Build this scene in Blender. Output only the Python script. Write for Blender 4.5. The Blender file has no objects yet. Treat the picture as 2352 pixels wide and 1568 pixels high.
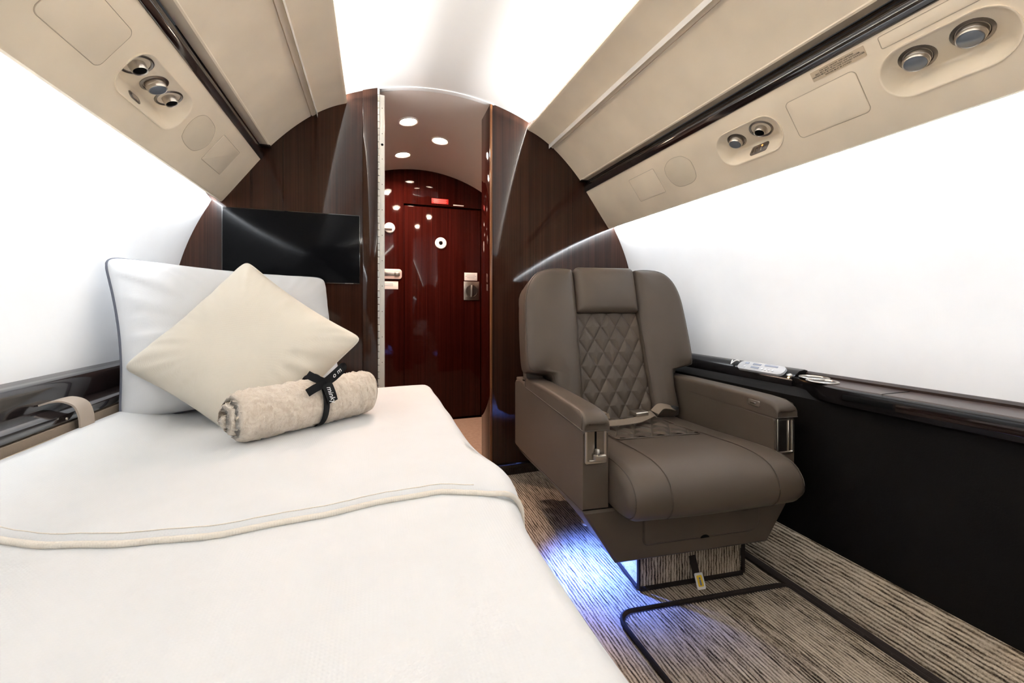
import bpy, bmesh, math, random
from mathutils import Vector, Matrix, noise
from mathutils.geometry import tessellate_polygon
random.seed(4)
PI = math.pi
SC = bpy.context.scene
COL = SC.collection
# ------------------------------------------------------------------ camera
CAMX, CAMZ = -0.312, 0.84
FPX = 940.0
cam_d = bpy.data.cameras.new('camera')
cam_d.sensor_width = 36.0
cam_d.lens = 36.0 * FPX / 2352.0
cam_d.shift_y = -(784.0 - 705.0) / 2352.0
cam_d.clip_start = 0.01
cam = bpy.data.objects.new('camera', cam_d)
COL.objects.link(cam)
cam.location = (CAMX, 0, CAMZ)
cam.rotation_euler = (PI / 2, 0, -math.atan(316.0 / FPX))
SC.camera = cam
# ------------------------------------------------------------------ world, exposure
w = bpy.data.worlds.new('world'); SC.world = w
w.use_nodes = True
w.node_tree.nodes['Background'].inputs[0].default_value = (0.5, 0.5, 0.5, 1)
w.node_tree.nodes['Background'].inputs[1].default_value = 0.05
SC.view_settings.view_transform = 'Standard'
SC.view_settings.look = 'None'
SC.view_settings.exposure = 0.74
SC.view_settings.gamma = 1.0
SC.view_settings.use_curve_mapping = False
SC.cycles.max_bounces = 14
SC.cycles.diffuse_bounces = 8
SC.cycles.glossy_bounces = 5
SC.cycles.caustics_reflective = False
SC.cycles.caustics_refractive = False

CABIN_Y0, BULK = -2.4, 1.95      # cabin length: a wall behind the camera, the bulkhead in front
STRIP_CEILING_W, STRIP_WALL_W = 100.0, 18.5
CEIL_COL, WALLWASH_COL = (0.91, 0.955, 1.0), (0.90, 0.95, 1.0)

def area(name, loc, direction, sx, sy, power, col, parent=None, spread=PI):
    d = bpy.data.lights.new(name, 'AREA')
    d.shape = 'RECTANGLE'; d.size = sx; d.size_y = sy; d.energy = power; d.color = col; d.spread = spread
    o = bpy.data.objects.new(name, d); COL.objects.link(o)
    z = -Vector(direction).normalized(); x = Vector((0, 1, 0))
    if abs(z.dot(x)) > .9: x = Vector((1, 0, 0))
    y = z.cross(x).normalized(); x = y.cross(z).normalized()
    m = Matrix((x, y, z)).transposed().to_4x4(); m.translation = loc
    o.matrix_world = m
    return o
LEN = BULK - CABIN_Y0 - .02
MID = (BULK + CABIN_Y0) / 2
for s in (-1, 1):
    area('cove_led_strip', (s * .500, MID, 1.730), (-s * .50, 0, .87), LEN, .03, STRIP_CEILING_W, CEIL_COL, spread=math.radians(165))
    area('wall_wash_led_strip', (s * .9145, MID, 1.2865), (s * .86, 0, -.50), LEN, .010, STRIP_WALL_W, WALLWASH_COL, spread=math.radians(140))

# ------------------------------------------------------------------ helpers
def tag(o, label=None, cat=None, group=None, kind=None):
    if label: o['label'] = label
    if cat: o['category'] = cat
    if group: o['group'] = group
    if kind: o['kind'] = kind
    return o

def empty(name, loc=(0, 0, 0), rz=0.0, label=None, cat=None, group=None, kind=None):
    o = bpy.data.objects.new(name, None); COL.objects.link(o)
    o.empty_display_size = .05
    o.location = loc; o.rotation_euler = (0, 0, rz)
    return tag(o, label, cat, group, kind)

def obj(name, bm, mat, parent=None, smooth=40, label=None):
    """link a bmesh as one object; smooth = shading angle in degrees (None = flat, 180 = all smooth)"""
    bmesh.ops.recalc_face_normals(bm, faces=bm.faces)
    if smooth is not None:
        for f in bm.faces: f.smooth = True
        if smooth < 180:
            a = math.radians(smooth)
            for e in bm.edges:
                if len(e.link_faces) == 2 and e.calc_face_angle(0) > a: e.smooth = False
    me = bpy.data.meshes.new(name); bm.to_mesh(me); bm.free()
    me.materials.append(mat)
    o = bpy.data.objects.new(name, me); COL.objects.link(o)
    if parent is not None: o.parent = parent
    if label: o['label'] = label
    return o

def B(): return bmesh.new()

def loft(bm, rings, closed=True, caps=True):
    vs = [[bm.verts.new(p) for p in r] for r in rings]
    n = len(vs[0])
    for a, b in zip(vs, vs[1:]):
        for i in range(n if closed else n - 1):
            j = (i + 1) % n
            try: bm.faces.new((a[i], a[j], b[j], b[i]))
            except ValueError: pass
    if caps and closed:
        for r in (vs[0], vs[-1]):
            try: bm.faces.new(r)
            except ValueError: pass
    return vs

def box(bm, lo, hi, bevel=0.0, seg=2, M=None):
    c = [(lo[i] + hi[i]) / 2 for i in range(3)]; s = [abs(hi[i] - lo[i]) for i in range(3)]
    m = Matrix.Translation(c) @ Matrix.Diagonal((*s, 1))
    r = bmesh.ops.create_cube(bm, size=1, matrix=m)
    vs = r['verts']
    if bevel > 0:
        es = list({e for v in vs for e in v.link_edges})
        r = bmesh.ops.bevel(bm, geom=es, offset=min(bevel, min(s) * .49), segments=seg, profile=.5, affect='EDGES')
        vs = list({v for f in r['faces'] for v in f.verts} | {v for v in vs if v.is_valid})
        # every vert of this island
        seen = set(vs); st = list(vs)
        while st:
            v = st.pop()
            for e in v.link_edges:
                o = e.other_vert(v)
                if o not in seen: seen.add(o); st.append(o)
        vs = list(seen)
    if M is not None: bmesh.ops.transform(bm, matrix=M, verts=vs)
    return vs

def frame_along(path, up=Vector((0, 0, 1))):
    out = []
    for i, p in enumerate(path):
        t = (Vector(path[min(i + 1, len(path) - 1)]) - Vector(path[max(i - 1, 0)])).normalized()
        u = up - t * up.dot(t)
        if u.length < 1e-4: u = Vector((1, 0, 0)) - t * t.x
        u.normalize(); out.append((t, u, t.cross(u)))
    return out

def tube(bm, path, r, n=8, closed=False, up=Vector((0, 0, 1))):
    path = [Vector(p) for p in path]
    if closed: path = path + [path[0]]
    fr = frame_along(path, up)
    if closed:
        t = (path[1] - path[-2]).normalized(); u = up - t * up.dot(t)
        if u.length > 1e-4:
            u.normalize(); fr[0] = fr[-1] = (t, u, t.cross(u))
    rings = []
    for i, (p, (t, u, b)) in enumerate(zip(path, fr)):
        rr = r[i] if isinstance(r, (list, tuple)) else r
        rings.append([p + (u * math.cos(2 * PI * k / n) + b * math.sin(2 * PI * k / n)) * rr for k in range(n)])
    loft(bm, rings, True, not closed)

def strip(bm, path, width, thick, wdir):
    """flat band along a path; wdir = width direction (or a list of them)"""
    path = [Vector(p) for p in path]; rings = []
    for i, p in enumerate(path):
        t = (path[min(i + 1, len(path) - 1)] - path[max(i - 1, 0)]).normalized()
        wv = Vector(wdir[i] if isinstance(wdir, list) else wdir); wv = (wv - t * wv.dot(t)).normalized()
        nv = t.cross(wv); ww = width[i] if isinstance(width, list) else width
        rings.append([p + wv * (a * ww / 2) + nv * (b * thick / 2) for a, b in ((-1, -1), (1, -1), (1, 1), (-1, 1))])
    loft(bm, rings)

def extrude(bm, prof, y0, y1, ny=1, closed=False, M=None):
    """profile of (x, z) swept along y"""
    rings = [[Vector((x, y0 + (y1 - y0) * i / ny, z)) for x, z in prof] for i in range(ny + 1)]
    if M is not None: rings = [[M @ p for p in r] for r in rings]
    return loft(bm, rings, closed, closed)

def lathe(bm, prof, n=32, M=Matrix.Identity(4), cap=True):
    """profile of (r, z) round local z"""
    rings = [[M @ Vector((r * math.cos(2 * PI * k / n), r * math.sin(2 * PI * k / n), z)) for k in range(n)] for r, z in prof]
    loft(bm, rings, True, cap)

def prism(bm, poly, d0, d1, M=Matrix.Identity(4), bevel=0.0, seg=2):
    """polygon in local xy extruded along local z from d0 to d1, with a bevelled top rim at d1"""
    n = len(poly)
    rings = [[M @ Vector((x, y, d0)) for x, y in poly]]
    if bevel > 0:
        for k in range(seg + 1):
            a = PI / 2 * k / seg
            q = inset(poly, bevel * (1 - math.cos(a)))
            rings.append([M @ Vector((x, y, d1 - math.copysign(bevel, d1 - d0) * (1 - math.sin(a)))) for x, y in q])
    else:
        rings.append([M @ Vector((x, y, d1)) for x, y in poly])
    loft(bm, rings)

def inset(poly, d):
    n = len(poly); out = []
    area2 = sum(poly[i][0] * poly[(i + 1) % n][1] - poly[(i + 1) % n][0] * poly[i][1] for i in range(n))
    s = 1 if area2 > 0 else -1
    for i in range(n):
        p0, p, p1 = Vector(poly[i - 1]), Vector(poly[i]), Vector(poly[(i + 1) % n])
        a = (p - p0).normalized(); b = (p1 - p).normalized()
        na, nb = Vector((-a.y, a.x)) * s, Vector((-b.y, b.x)) * s
        m = na + nb
        if m.length < 1e-6: m = na
        m.normalize(); k = d / max(.35, m.dot(na))
        q = p + m * k; out.append((q.x, q.y))
    return out

def rrect(x0, y0, x1, y1, r, n=6):
    """rounded rectangle, r a number or four radii (from x1,y0 anticlockwise: br, tr, tl, bl)"""
    rs = r if isinstance(r, (list, tuple)) else (r, r, r, r)
    out = []
    for (cx, cy, sx, sy, a0), rr in zip(((x1, y0, -1, 1, -PI / 2), (x1, y1, -1, -1, 0), (x0, y1, 1, -1, PI / 2), (x0, y0, 1, 1, PI)), rs):
        for k in range(n + 1):
            a = a0 + PI / 2 * k / n
            out.append((cx + sx * rr + rr * math.cos(a), cy + sy * rr + rr * math.sin(a)))
    return out

def resample(poly, step):
    out = []
    for i, p in enumerate(poly):
        q = poly[(i + 1) % len(poly)]
        L = math.hypot(q[0] - p[0], q[1] - p[1]); n = max(1, int(round(L / step)))
        for k in range(n): out.append((p[0] + (q[0] - p[0]) * k / n, p[1] + (q[1] - p[1]) * k / n))
    return out

def puff(bm, poly, t, r, crown, M, back=0.0, rings_in=7):
    """upholstered pad: outline in local xy, thickness t along +z, soft edge r, crowned middle"""
    cx = sum(p[0] for p in poly) / len(poly); cy = sum(p[1] for p in poly) / len(poly)
    rs = [[M @ Vector((x, y, back)) for x, y in poly]]
    for k in range(7):
        a = PI / 2 * k / 6
        q = inset(poly, r * (1 - math.cos(a)))
        rs.append([M @ Vector((x, y, t - r + r * math.sin(a))) for x, y in q])
    base = inset(poly, r)
    for k in range(1, rings_in + 1):
        f = 1 - k / (rings_in + .3)
        rs.append([M @ Vector((cx + (x - cx) * f, cy + (y - cy) * f, t + crown * (1 - f * f))) for x, y in base])
    loft(bm, rs)

def poly_dist(poly, x, y):
    best = 9.0
    for i, p in enumerate(poly):
        q = poly[(i + 1) % len(poly)]
        dx, dy = q[0] - p[0], q[1] - p[1]; L2 = dx * dx + dy * dy
        t = 0 if L2 < 1e-12 else max(0, min(1, ((x - p[0]) * dx + (y - p[1]) * dy) / L2))
        best = min(best, math.hypot(x - p[0] - t * dx, y - p[1] - t * dy))
    return best

def row_puff(bm, poly, t, r, crown, M, back, nx=30, ny=64, soft=.05):
    """upholstered pad over an outline that every horizontal line crosses twice"""
    y0 = min(p[1] for p in poly); y1 = max(p[1] for p in poly); g = []
    def span(y):
        xs = []
        for i, p in enumerate(poly):
            q = poly[(i + 1) % len(poly)]
            if (p[1] - y) * (q[1] - y) <= 0 and p[1] != q[1]: xs.append(p[0] + (q[0] - p[0]) * (y - p[1]) / (q[1] - p[1]))
        return min(xs), max(xs)
    for j in range(ny + 1):
        f = j / ny; f = .5 - .5 * math.cos(PI * f) if True else f
        y = y0 + (y1 - y0) * min(max(f, .0008), .9992)
        a, b = span(y); row = []
        for i in range(nx + 1):
            u = .5 - .5 * math.cos(PI * i / nx); x = a + (b - a) * u
            d = poly_dist(poly, x, y) if 0 < i < nx else 0.0
            h = t - r + math.sqrt(max(0, r * r - max(0, r - d) ** 2)) + crown * (1 - math.exp(-(d / soft) ** 2))
            row.append(bm.verts.new(M @ Vector((x, y, h))))
        g.append(row)
    for a, b in zip(g, g[1:]):
        for i in range(nx): bm.faces.new((a[i], a[i + 1], b[i + 1], b[i]))
    rim = g[0] + [r_[-1] for r_ in g[1:]] + g[-1][-2::-1] + [r_[0] for r_ in g[-2:0:-1]]
    nb = Vector(M.col[2][:3]).normalized(); o = M.translation
    low = [bm.verts.new(v.co - nb * ((v.co - o).dot(nb) - back)) for v in rim]
    for i in range(len(rim)):
        k = (i + 1) % len(rim); bm.faces.new((rim[i], rim[k], low[k], low[i]))
    bm.faces.new(low)

def fnoise(p, s=1.0): return noise.noise(Vector(p) * s)

def text_mesh(body, size, M, depth=0.0004, shear=0.0, align='CENTER', bold=0.0):
    c = bpy.data.curves.new('t', 'FONT'); c.body = body; c.size = size
    c.align_x = align; c.align_y = 'CENTER'; c.extrude = depth; c.shear = shear; c.offset = bold
    c.resolution_u = 3
    o = bpy.data.objects.new('t', c); COL.objects.link(o)
    dg = bpy.context.evaluated_depsgraph_get()
    me = bpy.data.meshes.new_from_object(o.evaluated_get(dg))
    bpy.data.objects.remove(o); bpy.data.curves.remove(c)
    bm = B(); bm.from_mesh(me); bpy.data.meshes.remove(me)
    bmesh.ops.transform(bm, matrix=M, verts=bm.verts)
    return bm

def axes(o, x, y, z):
    m = Matrix((Vector(x).normalized(), Vector(y).normalized(), Vector(z).normalized())).transposed().to_4x4()
    m.translation = Vector(o); return m

# ------------------------------------------------------------------ materials
def mat(name, col, rough=.5, metal=0.0, spec=.5, coat=0.0, coat_rough=.03, sheen=0.0, emis=None, estr=0.0):
    m = bpy.data.materials.new(name); m.use_nodes = True
    b = m.node_tree.nodes['Principled BSDF']
    b.inputs['Base Color'].default_value = (*col, 1); b.inputs['Roughness'].default_value = rough
    b.inputs['Metallic'].default_value = metal; b.inputs['Specular IOR Level'].default_value = spec
    b.inputs['Coat Weight'].default_value = coat; b.inputs['Coat Roughness'].default_value = coat_rough
    b.inputs['Sheen Weight'].default_value = sheen
    if emis: b.inputs['Emission Color'].default_value = (*emis, 1); b.inputs['Emission Strength'].default_value = estr
    return m

def nodes(m): return m.node_tree.nodes, m.node_tree.links, m.node_tree.nodes['Principled BSDF']

def coords(m, scale=(1, 1, 1), kind='Object'):
    N, L, b = nodes(m)
    t = N.new('ShaderNodeTexCoord'); mp = N.new('ShaderNodeMapping'); mp.inputs['Scale'].default_value = scale
    L.new(t.outputs[kind], mp.inputs[0]); return mp.outputs[0]

def ramp(m, fac, stops):
    N, L, b = nodes(m); r = N.new('ShaderNodeValToRGB')
    el = r.color_ramp.elements
    el[0].position, el[0].color = stops[0][0], (*stops[0][1], 1)
    el[1].position, el[1].color = stops[-1][0], (*stops[-1][1], 1)
    for p, c in stops[1:-1]: e = el.new(p); e.color = (*c, 1)
    L.new(fac, r.inputs[0]); return r.outputs[0]

def ntex(m, vec, scale, detail=3, rough=.5, dist=0.0):
    N, L, b = nodes(m); n = N.new('ShaderNodeTexNoise')
    n.inputs['Scale'].default_value = scale; n.inputs['Detail'].default_value = detail
    n.inputs['Roughness'].default_value = rough; n.inputs['Distortion'].default_value = dist
    L.new(vec, n.inputs['Vector']); return n.outputs['Fac']

def bump(m, fac, strength, dist=.002):
    N, L, b = nodes(m); n = N.new('ShaderNodeBump'); n.inputs['Strength'].default_value = strength
    n.inputs['Distance'].default_value = dist; L.new(fac, n.inputs['Height']); L.new(n.outputs[0], b.inputs['Normal'])

def math_node(m, op, a, b_=None):
    N, L, _ = nodes(m); n = N.new('ShaderNodeMath'); n.operation = op
    for i, v in enumerate((a, b_)):
        if v is None: continue
        if isinstance(v, (int, float)): n.inputs[i].default_value = v
        else: L.new(v, n.inputs[i])
    return n.outputs[0]

def wood(name, dark, light, rough=.06, spec=.30):
    m = mat(name, dark, rough, spec=spec); N, L, b = nodes(m)
    v = coords(m, (230, 230, 1.6)); f1 = ntex(m, v, 1.0, 3, .6)
    v2 = coords(m, (40, 40, .35)); f2 = ntex(m, v2, 1.0, 2, .5)
    s = math_node(m, 'ADD', math_node(m, 'MULTIPLY', f1, .65), math_node(m, 'MULTIPLY', f2, .45))
    L.new(ramp(m, s, [(.36, dark), (.55, tuple((a + c) / 2 for a, c in zip(dark, light))), (.74, light)]), b.inputs['Base Color'])
    return m

def leather(name, col, rough=.42, scale=420, strength=.12, spec=.3):
    m = mat(name, col, rough, spec=spec); N, L, b = nodes(m)
    v = coords(m); f = ntex(m, v, scale, 3, .6); bump(m, f, strength, .001)
    f2 = ntex(m, v, 6, 2); L.new(ramp(m, f2, [(.3, tuple(c * .93 for c in col)), (.7, tuple(min(1, c * 1.06) for c in col))]), b.inputs['Base Color'])
    return m

def cloth(name, col, scale=600, strength=.25, rough=.85, sheen=.15, var=.04):
    m = mat(name, col, rough, spec=.2, sheen=sheen); N, L, b = nodes(m)
    v = coords(m)
    w1 = N.new('ShaderNodeTexWave'); w1.bands_direction = 'X'; w1.inputs['Scale'].default_value = scale / 6; w1.inputs['Distortion'].default_value = 1.0
    w2 = N.new('ShaderNodeTexWave'); w2.bands_direction = 'Y'; w2.inputs['Scale'].default_value = scale / 6; w2.inputs['Distortion'].default_value = 1.0
    L.new(v, w1.inputs[0]); L.new(v, w2.inputs[0])
    f = math_node(m, 'MULTIPLY', w1.outputs['Fac'], w2.outputs['Fac'])
    f = math_node(m, 'ADD', f, ntex(m, v, scale, 2))
    bump(m, f, strength, .0015)
    L.new(ramp(m, ntex(m, v, 9, 3), [(.3, tuple(c * (1 - var) for c in col)), (.7, tuple(min(1, c * (1 + var)) for c in col))]), b.inputs['Base Color'])
    return m

def carpet_mat(name, slope=0.0):
    m = mat(name, (.2, .16, .12), .95, spec=.1); N, L, b = nodes(m)
    v = coords(m, (1, 1, 1))
    wob = N.new('ShaderNodeTexWave'); wob.bands_direction = 'X'; wob.inputs['Scale'].default_value = 34
    wob.inputs['Distortion'].default_value = 3.2; wob.inputs['Detail'].default_value = 3; wob.inputs['Detail Scale'].default_value = 2.2
    rot = N.new('ShaderNodeMapping'); rot.inputs['Rotation'].default_value = (0, slope, 0); L.new(v, rot.inputs[0])
    def sc(t):
        mp = N.new('ShaderNodeMapping'); mp.inputs['Scale'].default_value = t; L.new(rot.outputs[0], mp.inputs[0]); return mp.outputs[0]
    L.new(sc((1, .35, .6)), wob.inputs[0])
    broken = ntex(m, sc((150, 14, 20)), 1.0, 3, .6)
    pile = ntex(m, v, 260, 3, .7)
    f = math_node(m, 'ADD', math_node(m, 'MULTIPLY', wob.outputs['Fac'], .24), math_node(m, 'MULTIPLY', broken, .62))
    f = math_node(m, 'ADD', f, math_node(m, 'MULTIPLY', pile, .32))
    L.new(ramp(m, f, [(.38, (.032, .021, .014)), (.48, (.17, .128, .088)), (.60, (.47, .38, .285)), (.80, (.68, .575, .45))]), b.inputs['Base Color'])
    bump(m, math_node(m, 'ADD', pile, f), .9, .004)
    return m

M_cream = leather('cream_leather', (.84, .725, .57), .5, 500, .06)
M_cream_pan = leather('cream_recess', (.84, .73, .575), .4, 500, .03)
M_seam = mat('cream_seam_line', (.47, .385, .28), .7)
M_grille = cloth('speaker_fabric', (.75, .65, .51), 900, .3, .8, 0)
M_ceil = mat('ceiling_lacquer', (.79, .765, .73), .22, spec=.4)
M_wall = cloth('wall_fabric', (.86, .865, .875), 300, .035, .8, 0, .015)
M_wood = wood('dark_gloss_wood', (.015, .006, .0038), (.040, .016, .0095))
M_redwood = wood('red_gloss_wood', (.013, .0016, .0012), (.042, .0062, .0042), .05, .15)
M_black = mat('black_gloss', (.012, .007, .006), .08, coat=.5)
M_ebony = mat('ebony_gloss_ledge', (.014, .010, .010), .12, coat=.8, coat_rough=.05)
M_ledge_black = mat('black_ledge_lacquer', (.006, .005, .005), .18, spec=.22)
M_ledge_top = mat('satin_ledge_top', (.05, .035, .032), .30, spec=.6); 
M_panel = leather('black_leather_panel', (.0045, .0034, .0027), .65, 300, .2, .12)
M_metal = mat('brushed_nickel', (.62, .57, .51), .28, metal=1)
M_metal_dark = mat('dark_nickel', (.30, .27, .24), .3, metal=1)
M_alu = mat('hinge_aluminium', (.62, .60, .55), .45, metal=.3)
M_lens = mat('grey_glass_lens', (.17, .19, .22), .12, spec=.6, coat=.5)
M_hole = mat('black_hole', (.003, .003, .003), .7, spec=.08)
M_leather = leather('taupe_leather', (.074, .055, .040), .46, 330, .10)
M_leather_seam = mat('taupe_stitch', (.050, .035, .024), .7)
M_plastic = mat('dark_plastic', (.02, .02, .02), .45)
M_white = mat('white_plastic', (.82, .80, .78), .4)
M_screen = mat('tv_screen', (.004, .004, .0045), .14, spec=.07)
M_carpet = carpet_mat('striped_carpet')
M_kerb = carpet_mat('striped_carpet_slope', math.radians(63))
M_bind = cloth('carpet_binding', (.022, .015, .012), 500, .3, .8, 0)
M_blanket = cloth('cream_blanket', (.655, .665, .67), 420, .14, .9, .2, .02)
M_hem = cloth('blanket_hem', (.73, .68, .60), 500, .3, .9, .1, .03)
M_pillow = cloth('white_pillowcase', (.67, .68, .695), 900, .10, .8, .1, .01)
M_piping = mat('slate_piping', (.10, .105, .13), .8)
M_cushion = cloth('cream_cushion_weave', (.70, .645, .55), 700, .18, .9, .15, .02)
M_plush = mat('plush_beige', (.66, .55, .44), .95, spec=.1, sheen=.4)
_v = coords(M_plush); _f = ntex(M_plush, _v, 55, 4, .65, 1.2)
nodes(M_plush)[1].new(ramp(M_plush, _f, [(.3, (.64, .525, .415)), (.7, (.83, .74, .63))]), nodes(M_plush)[2].inputs['Base Color'])
bump(M_plush, math_node(M_plush, 'ADD', ntex(M_plush, _v, 330, 3, .7), _f), .8, .004)
M_ribbon = mat('black_ribbon', (.006, .006, .0065), .55, spec=.15)
M_print = mat('white_print', (.85, .85, .85), .6)
M_ink = mat('black_print', (.02, .015, .01), .6)
M_placard = mat('placard_film', (.56, .45, .32), .35)
M_strap = leather('strap_leather', (.36, .30, .25), .55, 500, .1)
M_seatside = cloth('ribbed_seat_side', (.58, .50, .36), 160, .5, .8, 0)
M_taupe_fab = cloth('taupe_fabric', (.20, .155, .115), 500, .3, .8, 0)
M_belt = cloth('belt_webbing', (.20, .155, .115), 700, .4, .7, 0)
M_red = mat('red_placard', (.62, .02, .02), .4)
M_yellow = mat('yellow_tag', (.80, .52, .02), .5)
M_galley_floor = wood('galley_floor_wood', (.30, .20, .14), (.48, .35, .26), .3, .3)
M_pinkceil = mat('corridor_ceiling', (.80, .72, .66), .35)
M_edge = wood('bulkhead_edge_veneer', (.09, .035, .015), (.22, .09, .035), .15)
M_display = mat('grey_display', (.22, .24, .30), .2)

# ------------------------------------------------------------------ the room: floor, walls, ceiling
def structure(name, bm, m, label, smooth=40, parent=None):
    o = obj(name, bm, m, parent, smooth); tag(o, label, kind='structure'); return o

bm = B(); box(bm, (-1.12, CABIN_Y0, -.03), (.885, BULK, 0))
structure('floor', bm, M_carpet, 'beige and brown ribbed carpet floor of the cabin', None)

def ceil_z(x, top=1.872, R=1.06): return top - R + math.sqrt(R * R - x * x)
prof = [(x, ceil_z(x)) for x in [-.432 + .864 * i / 28 for i in range(29)]]
prof = [(-.545, 1.66), (-.545, 1.80), (-.47, 1.803)] + prof + [(.47, 1.803), (.545, 1.80), (.545, 1.66)]
bm = B(); extrude(bm, prof, CABIN_Y0, BULK)
structure('ceiling', bm, M_ceil, 'arched pale cream ceiling lit from both edges', 50)

wall_prof = [(.945, 1.45), (.957, 1.36), (.955, 1.30), (.935, 1.272), (.975, 1.19), (1.010, 1.11), (1.040, 1.04), (1.055, .97), (1.070, .88), (1.079, .79), (1.080, .70), (1.072, .60), (1.07, .5), (1.07, -.02)]
def catmull(pts, n=6):
    out = []
    for i in range(len(pts) - 1):
        p0, p1, p2, p3 = pts[max(i - 1, 0)], pts[i], pts[i + 1], pts[min(i + 2, len(pts) - 1)]
        for k in range(n):
            t = k / n
            out.append(tuple(.5 * ((2 * b) + (-a + c) * t + (2 * a - 5 * b + 4 * c - d) * t * t + (-a + 3 * b - 3 * c + d) * t ** 3) for a, b, c, d in zip(p0, p1, p2, p3)))
    out.append(tuple(pts[-1])); return out
for s, nm, lb in ((-1, 'wall_left', 'curved white fabric side wall behind the bed'), (1, 'wall_right', 'curved white fabric side wall behind the leather seat')):
    bm = B(); extrude(bm, [(s * x, z) for x, z in wall_prof[:4]] + [(s * (.0693 + math.sqrt(1.004 ** 2 - max(0, z - .7583) ** 2)), z) for z in [1.272 - 1.29 * k / 56 for k in range(1, 57)]], CABIN_Y0, BULK)
    structure(nm, bm, M_wall, lb, 50)

# upper side panels between ceiling light and dark strip, with a groove
def panel_curve():
    P0, P1, P2 = Vector((.723, 1.516)), Vector((.56, 1.671)), Vector((.432, 1.739))
    C = (P1 - P0 * .2025 - P2 * .3025) / (2 * .55 * .45)     # quadratic through P1 at t = .55
    pts = []
    for i in range(41):
        t = i / 40; p = P0 * (1 - t) ** 2 + C * 2 * t * (1 - t) + P2 * t * t
        pts.append((p.x, p.y))
    return pts
pc = panel_curve()
for s, nm, lb in ((-1, 'trim_1', 'cream upper side panel with a long groove above the bed'), (1, 'trim_2', 'cream upper side panel with a long groove above the leather seat')):
    prof = []
    for i, (x, z) in enumerate(pc):
        prof.append((x, z))
    # groove: a shallow raised half-round bead with two fine seams
    gi = min(range(len(prof)), key=lambda i: abs(prof[i][0] - .56))
    gx, gz = prof[gi]; tv = Vector((prof[gi + 1][0] - prof[gi - 1][0], prof[gi + 1][1] - prof[gi - 1][1])).normalized(); nv = Vector((-abs(tv.y), -abs(tv.x))).normalized()
    bead = []
    for a, d in ((-.0140, 0), (-.0130, -.005), (-.0115, -.005), (-.0108, .0012), (-.006, .0028), (0, .0034), (.006, .0028), (.0108, .0012), (.0115, -.005), (.0130, -.005), (.0140, 0)):
        q = Vector((gx, gz)) + tv * a + nv * d; bead.append((q.x, q.y))
    prof = [p for p in prof if p[0] > gx + .0150] + bead + [p for p in prof if p[0] < gx - .0150]
    front = [(.760, 1.512), (.728, 1.509), (.7235, 1.512)] + prof + [(.4275, 1.743), (.4265, 1.750), (.432, 1.756), (.44, 1.752)]
    back = [(x + .012, z + .012) for x, z in reversed(pc[:-3])] + [(.760, 1.53)]
    bm = B(); extrude(bm, [(s * x, z) for x, z in front + back], CABIN_Y0, BULK - .002, closed=True)
    structure(nm, bm, M_cream, lb, 32)
# dark gloss strips
for s, nm, lb in ((-1, 'trim_3', 'dark gloss wood strip above the left valance'), (1, 'trim_4', 'dark gloss wood strip above the right valance')):
    bm = B(); extrude(bm, [(s * x, z) for x, z in ((.757, 1.455), (.750, 1.468), (.749, 1.485), (.755, 1.497), (.759, 1.4975), (.759, 1.502), (.764, 1.512), (.79, 1.512), (.79, 1.455))], CABIN_Y0, BULK - .002, closed=True)
    structure(nm, bm, M_black, lb, 60)
    bm = B(); box(bm, (min(s * .720, s * .758), BULK - .03, 1.503), (max(s * .720, s * .758), BULK - .003, 1.510), .001)
    obj('end_cap', bm, M_black, bpy.data.objects[nm])

# bulkhead
bm = B(); box(bm, (-1.15, BULK, -.03), (-.296, BULK + .04, 1.95), .001)
wf = structure('wall_front', bm, M_wood, 'dark gloss wood bulkhead carrying the television', 30)
bm = B(); box(bm, (-.362, BULK - .006, -.0), (-.297, BULK, 1.855), .004, 3)
obj('door_stile', bm, M_wood, wf)
bm = B(); box(bm, (.232, BULK, -.03), (1.15, BULK + .17, 1.95), .004, 3)
wr = structure('wall_front.001', bm, M_wood, 'dark gloss wood bulkhead behind the leather seat', 30)
bm = B(); box(bm, (.2295, BULK + .004, 0), (.2325, BULK + .168, 1.845), .0005)
obj('side_panel', bm, M_redwood, wr, label='red gloss wood return panel of the doorway')
bm = B(); box(bm, (.2285, BULK - .003, 0), (.241, BULK + .007, 1.842), .003, 3)
obj('edge_strip', bm, M_edge, wr, label='orange brown veneer edge of the doorway')
# white arch trim over the doorway
bm = B()
xs = [-.31 + .56 * i / 24 for i in range(25)]
loft(bm, [[Vector((x, BULK - .004, ceil_z(x) + .002)), Vector((x, BULK - .004, ceil_z(x) - .004)), Vector((x, BULK + .02, ceil_z(x) - .006)), Vector((x, BULK + .02, ceil_z(x) + .002))] for x in xs])
structure('trim_5', bm, M_white, 'thin white arched edge over the doorway')
# baseboard of the bulkhead
bm = B(); box(bm, (.245, BULK - .008, 0), (.90, BULK, .06), .003)
structure('baseboard_front', bm, M_black, 'black baseboard at the foot of the bulkhead behind the seat')
bm = B(); box(bm, (-1.2, CABIN_Y0 - .04, -.03), (1.2, CABIN_Y0, 1.95))
structure('wall_back', bm, M_wood, 'dark gloss wood rear wall of the cabin')

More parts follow.
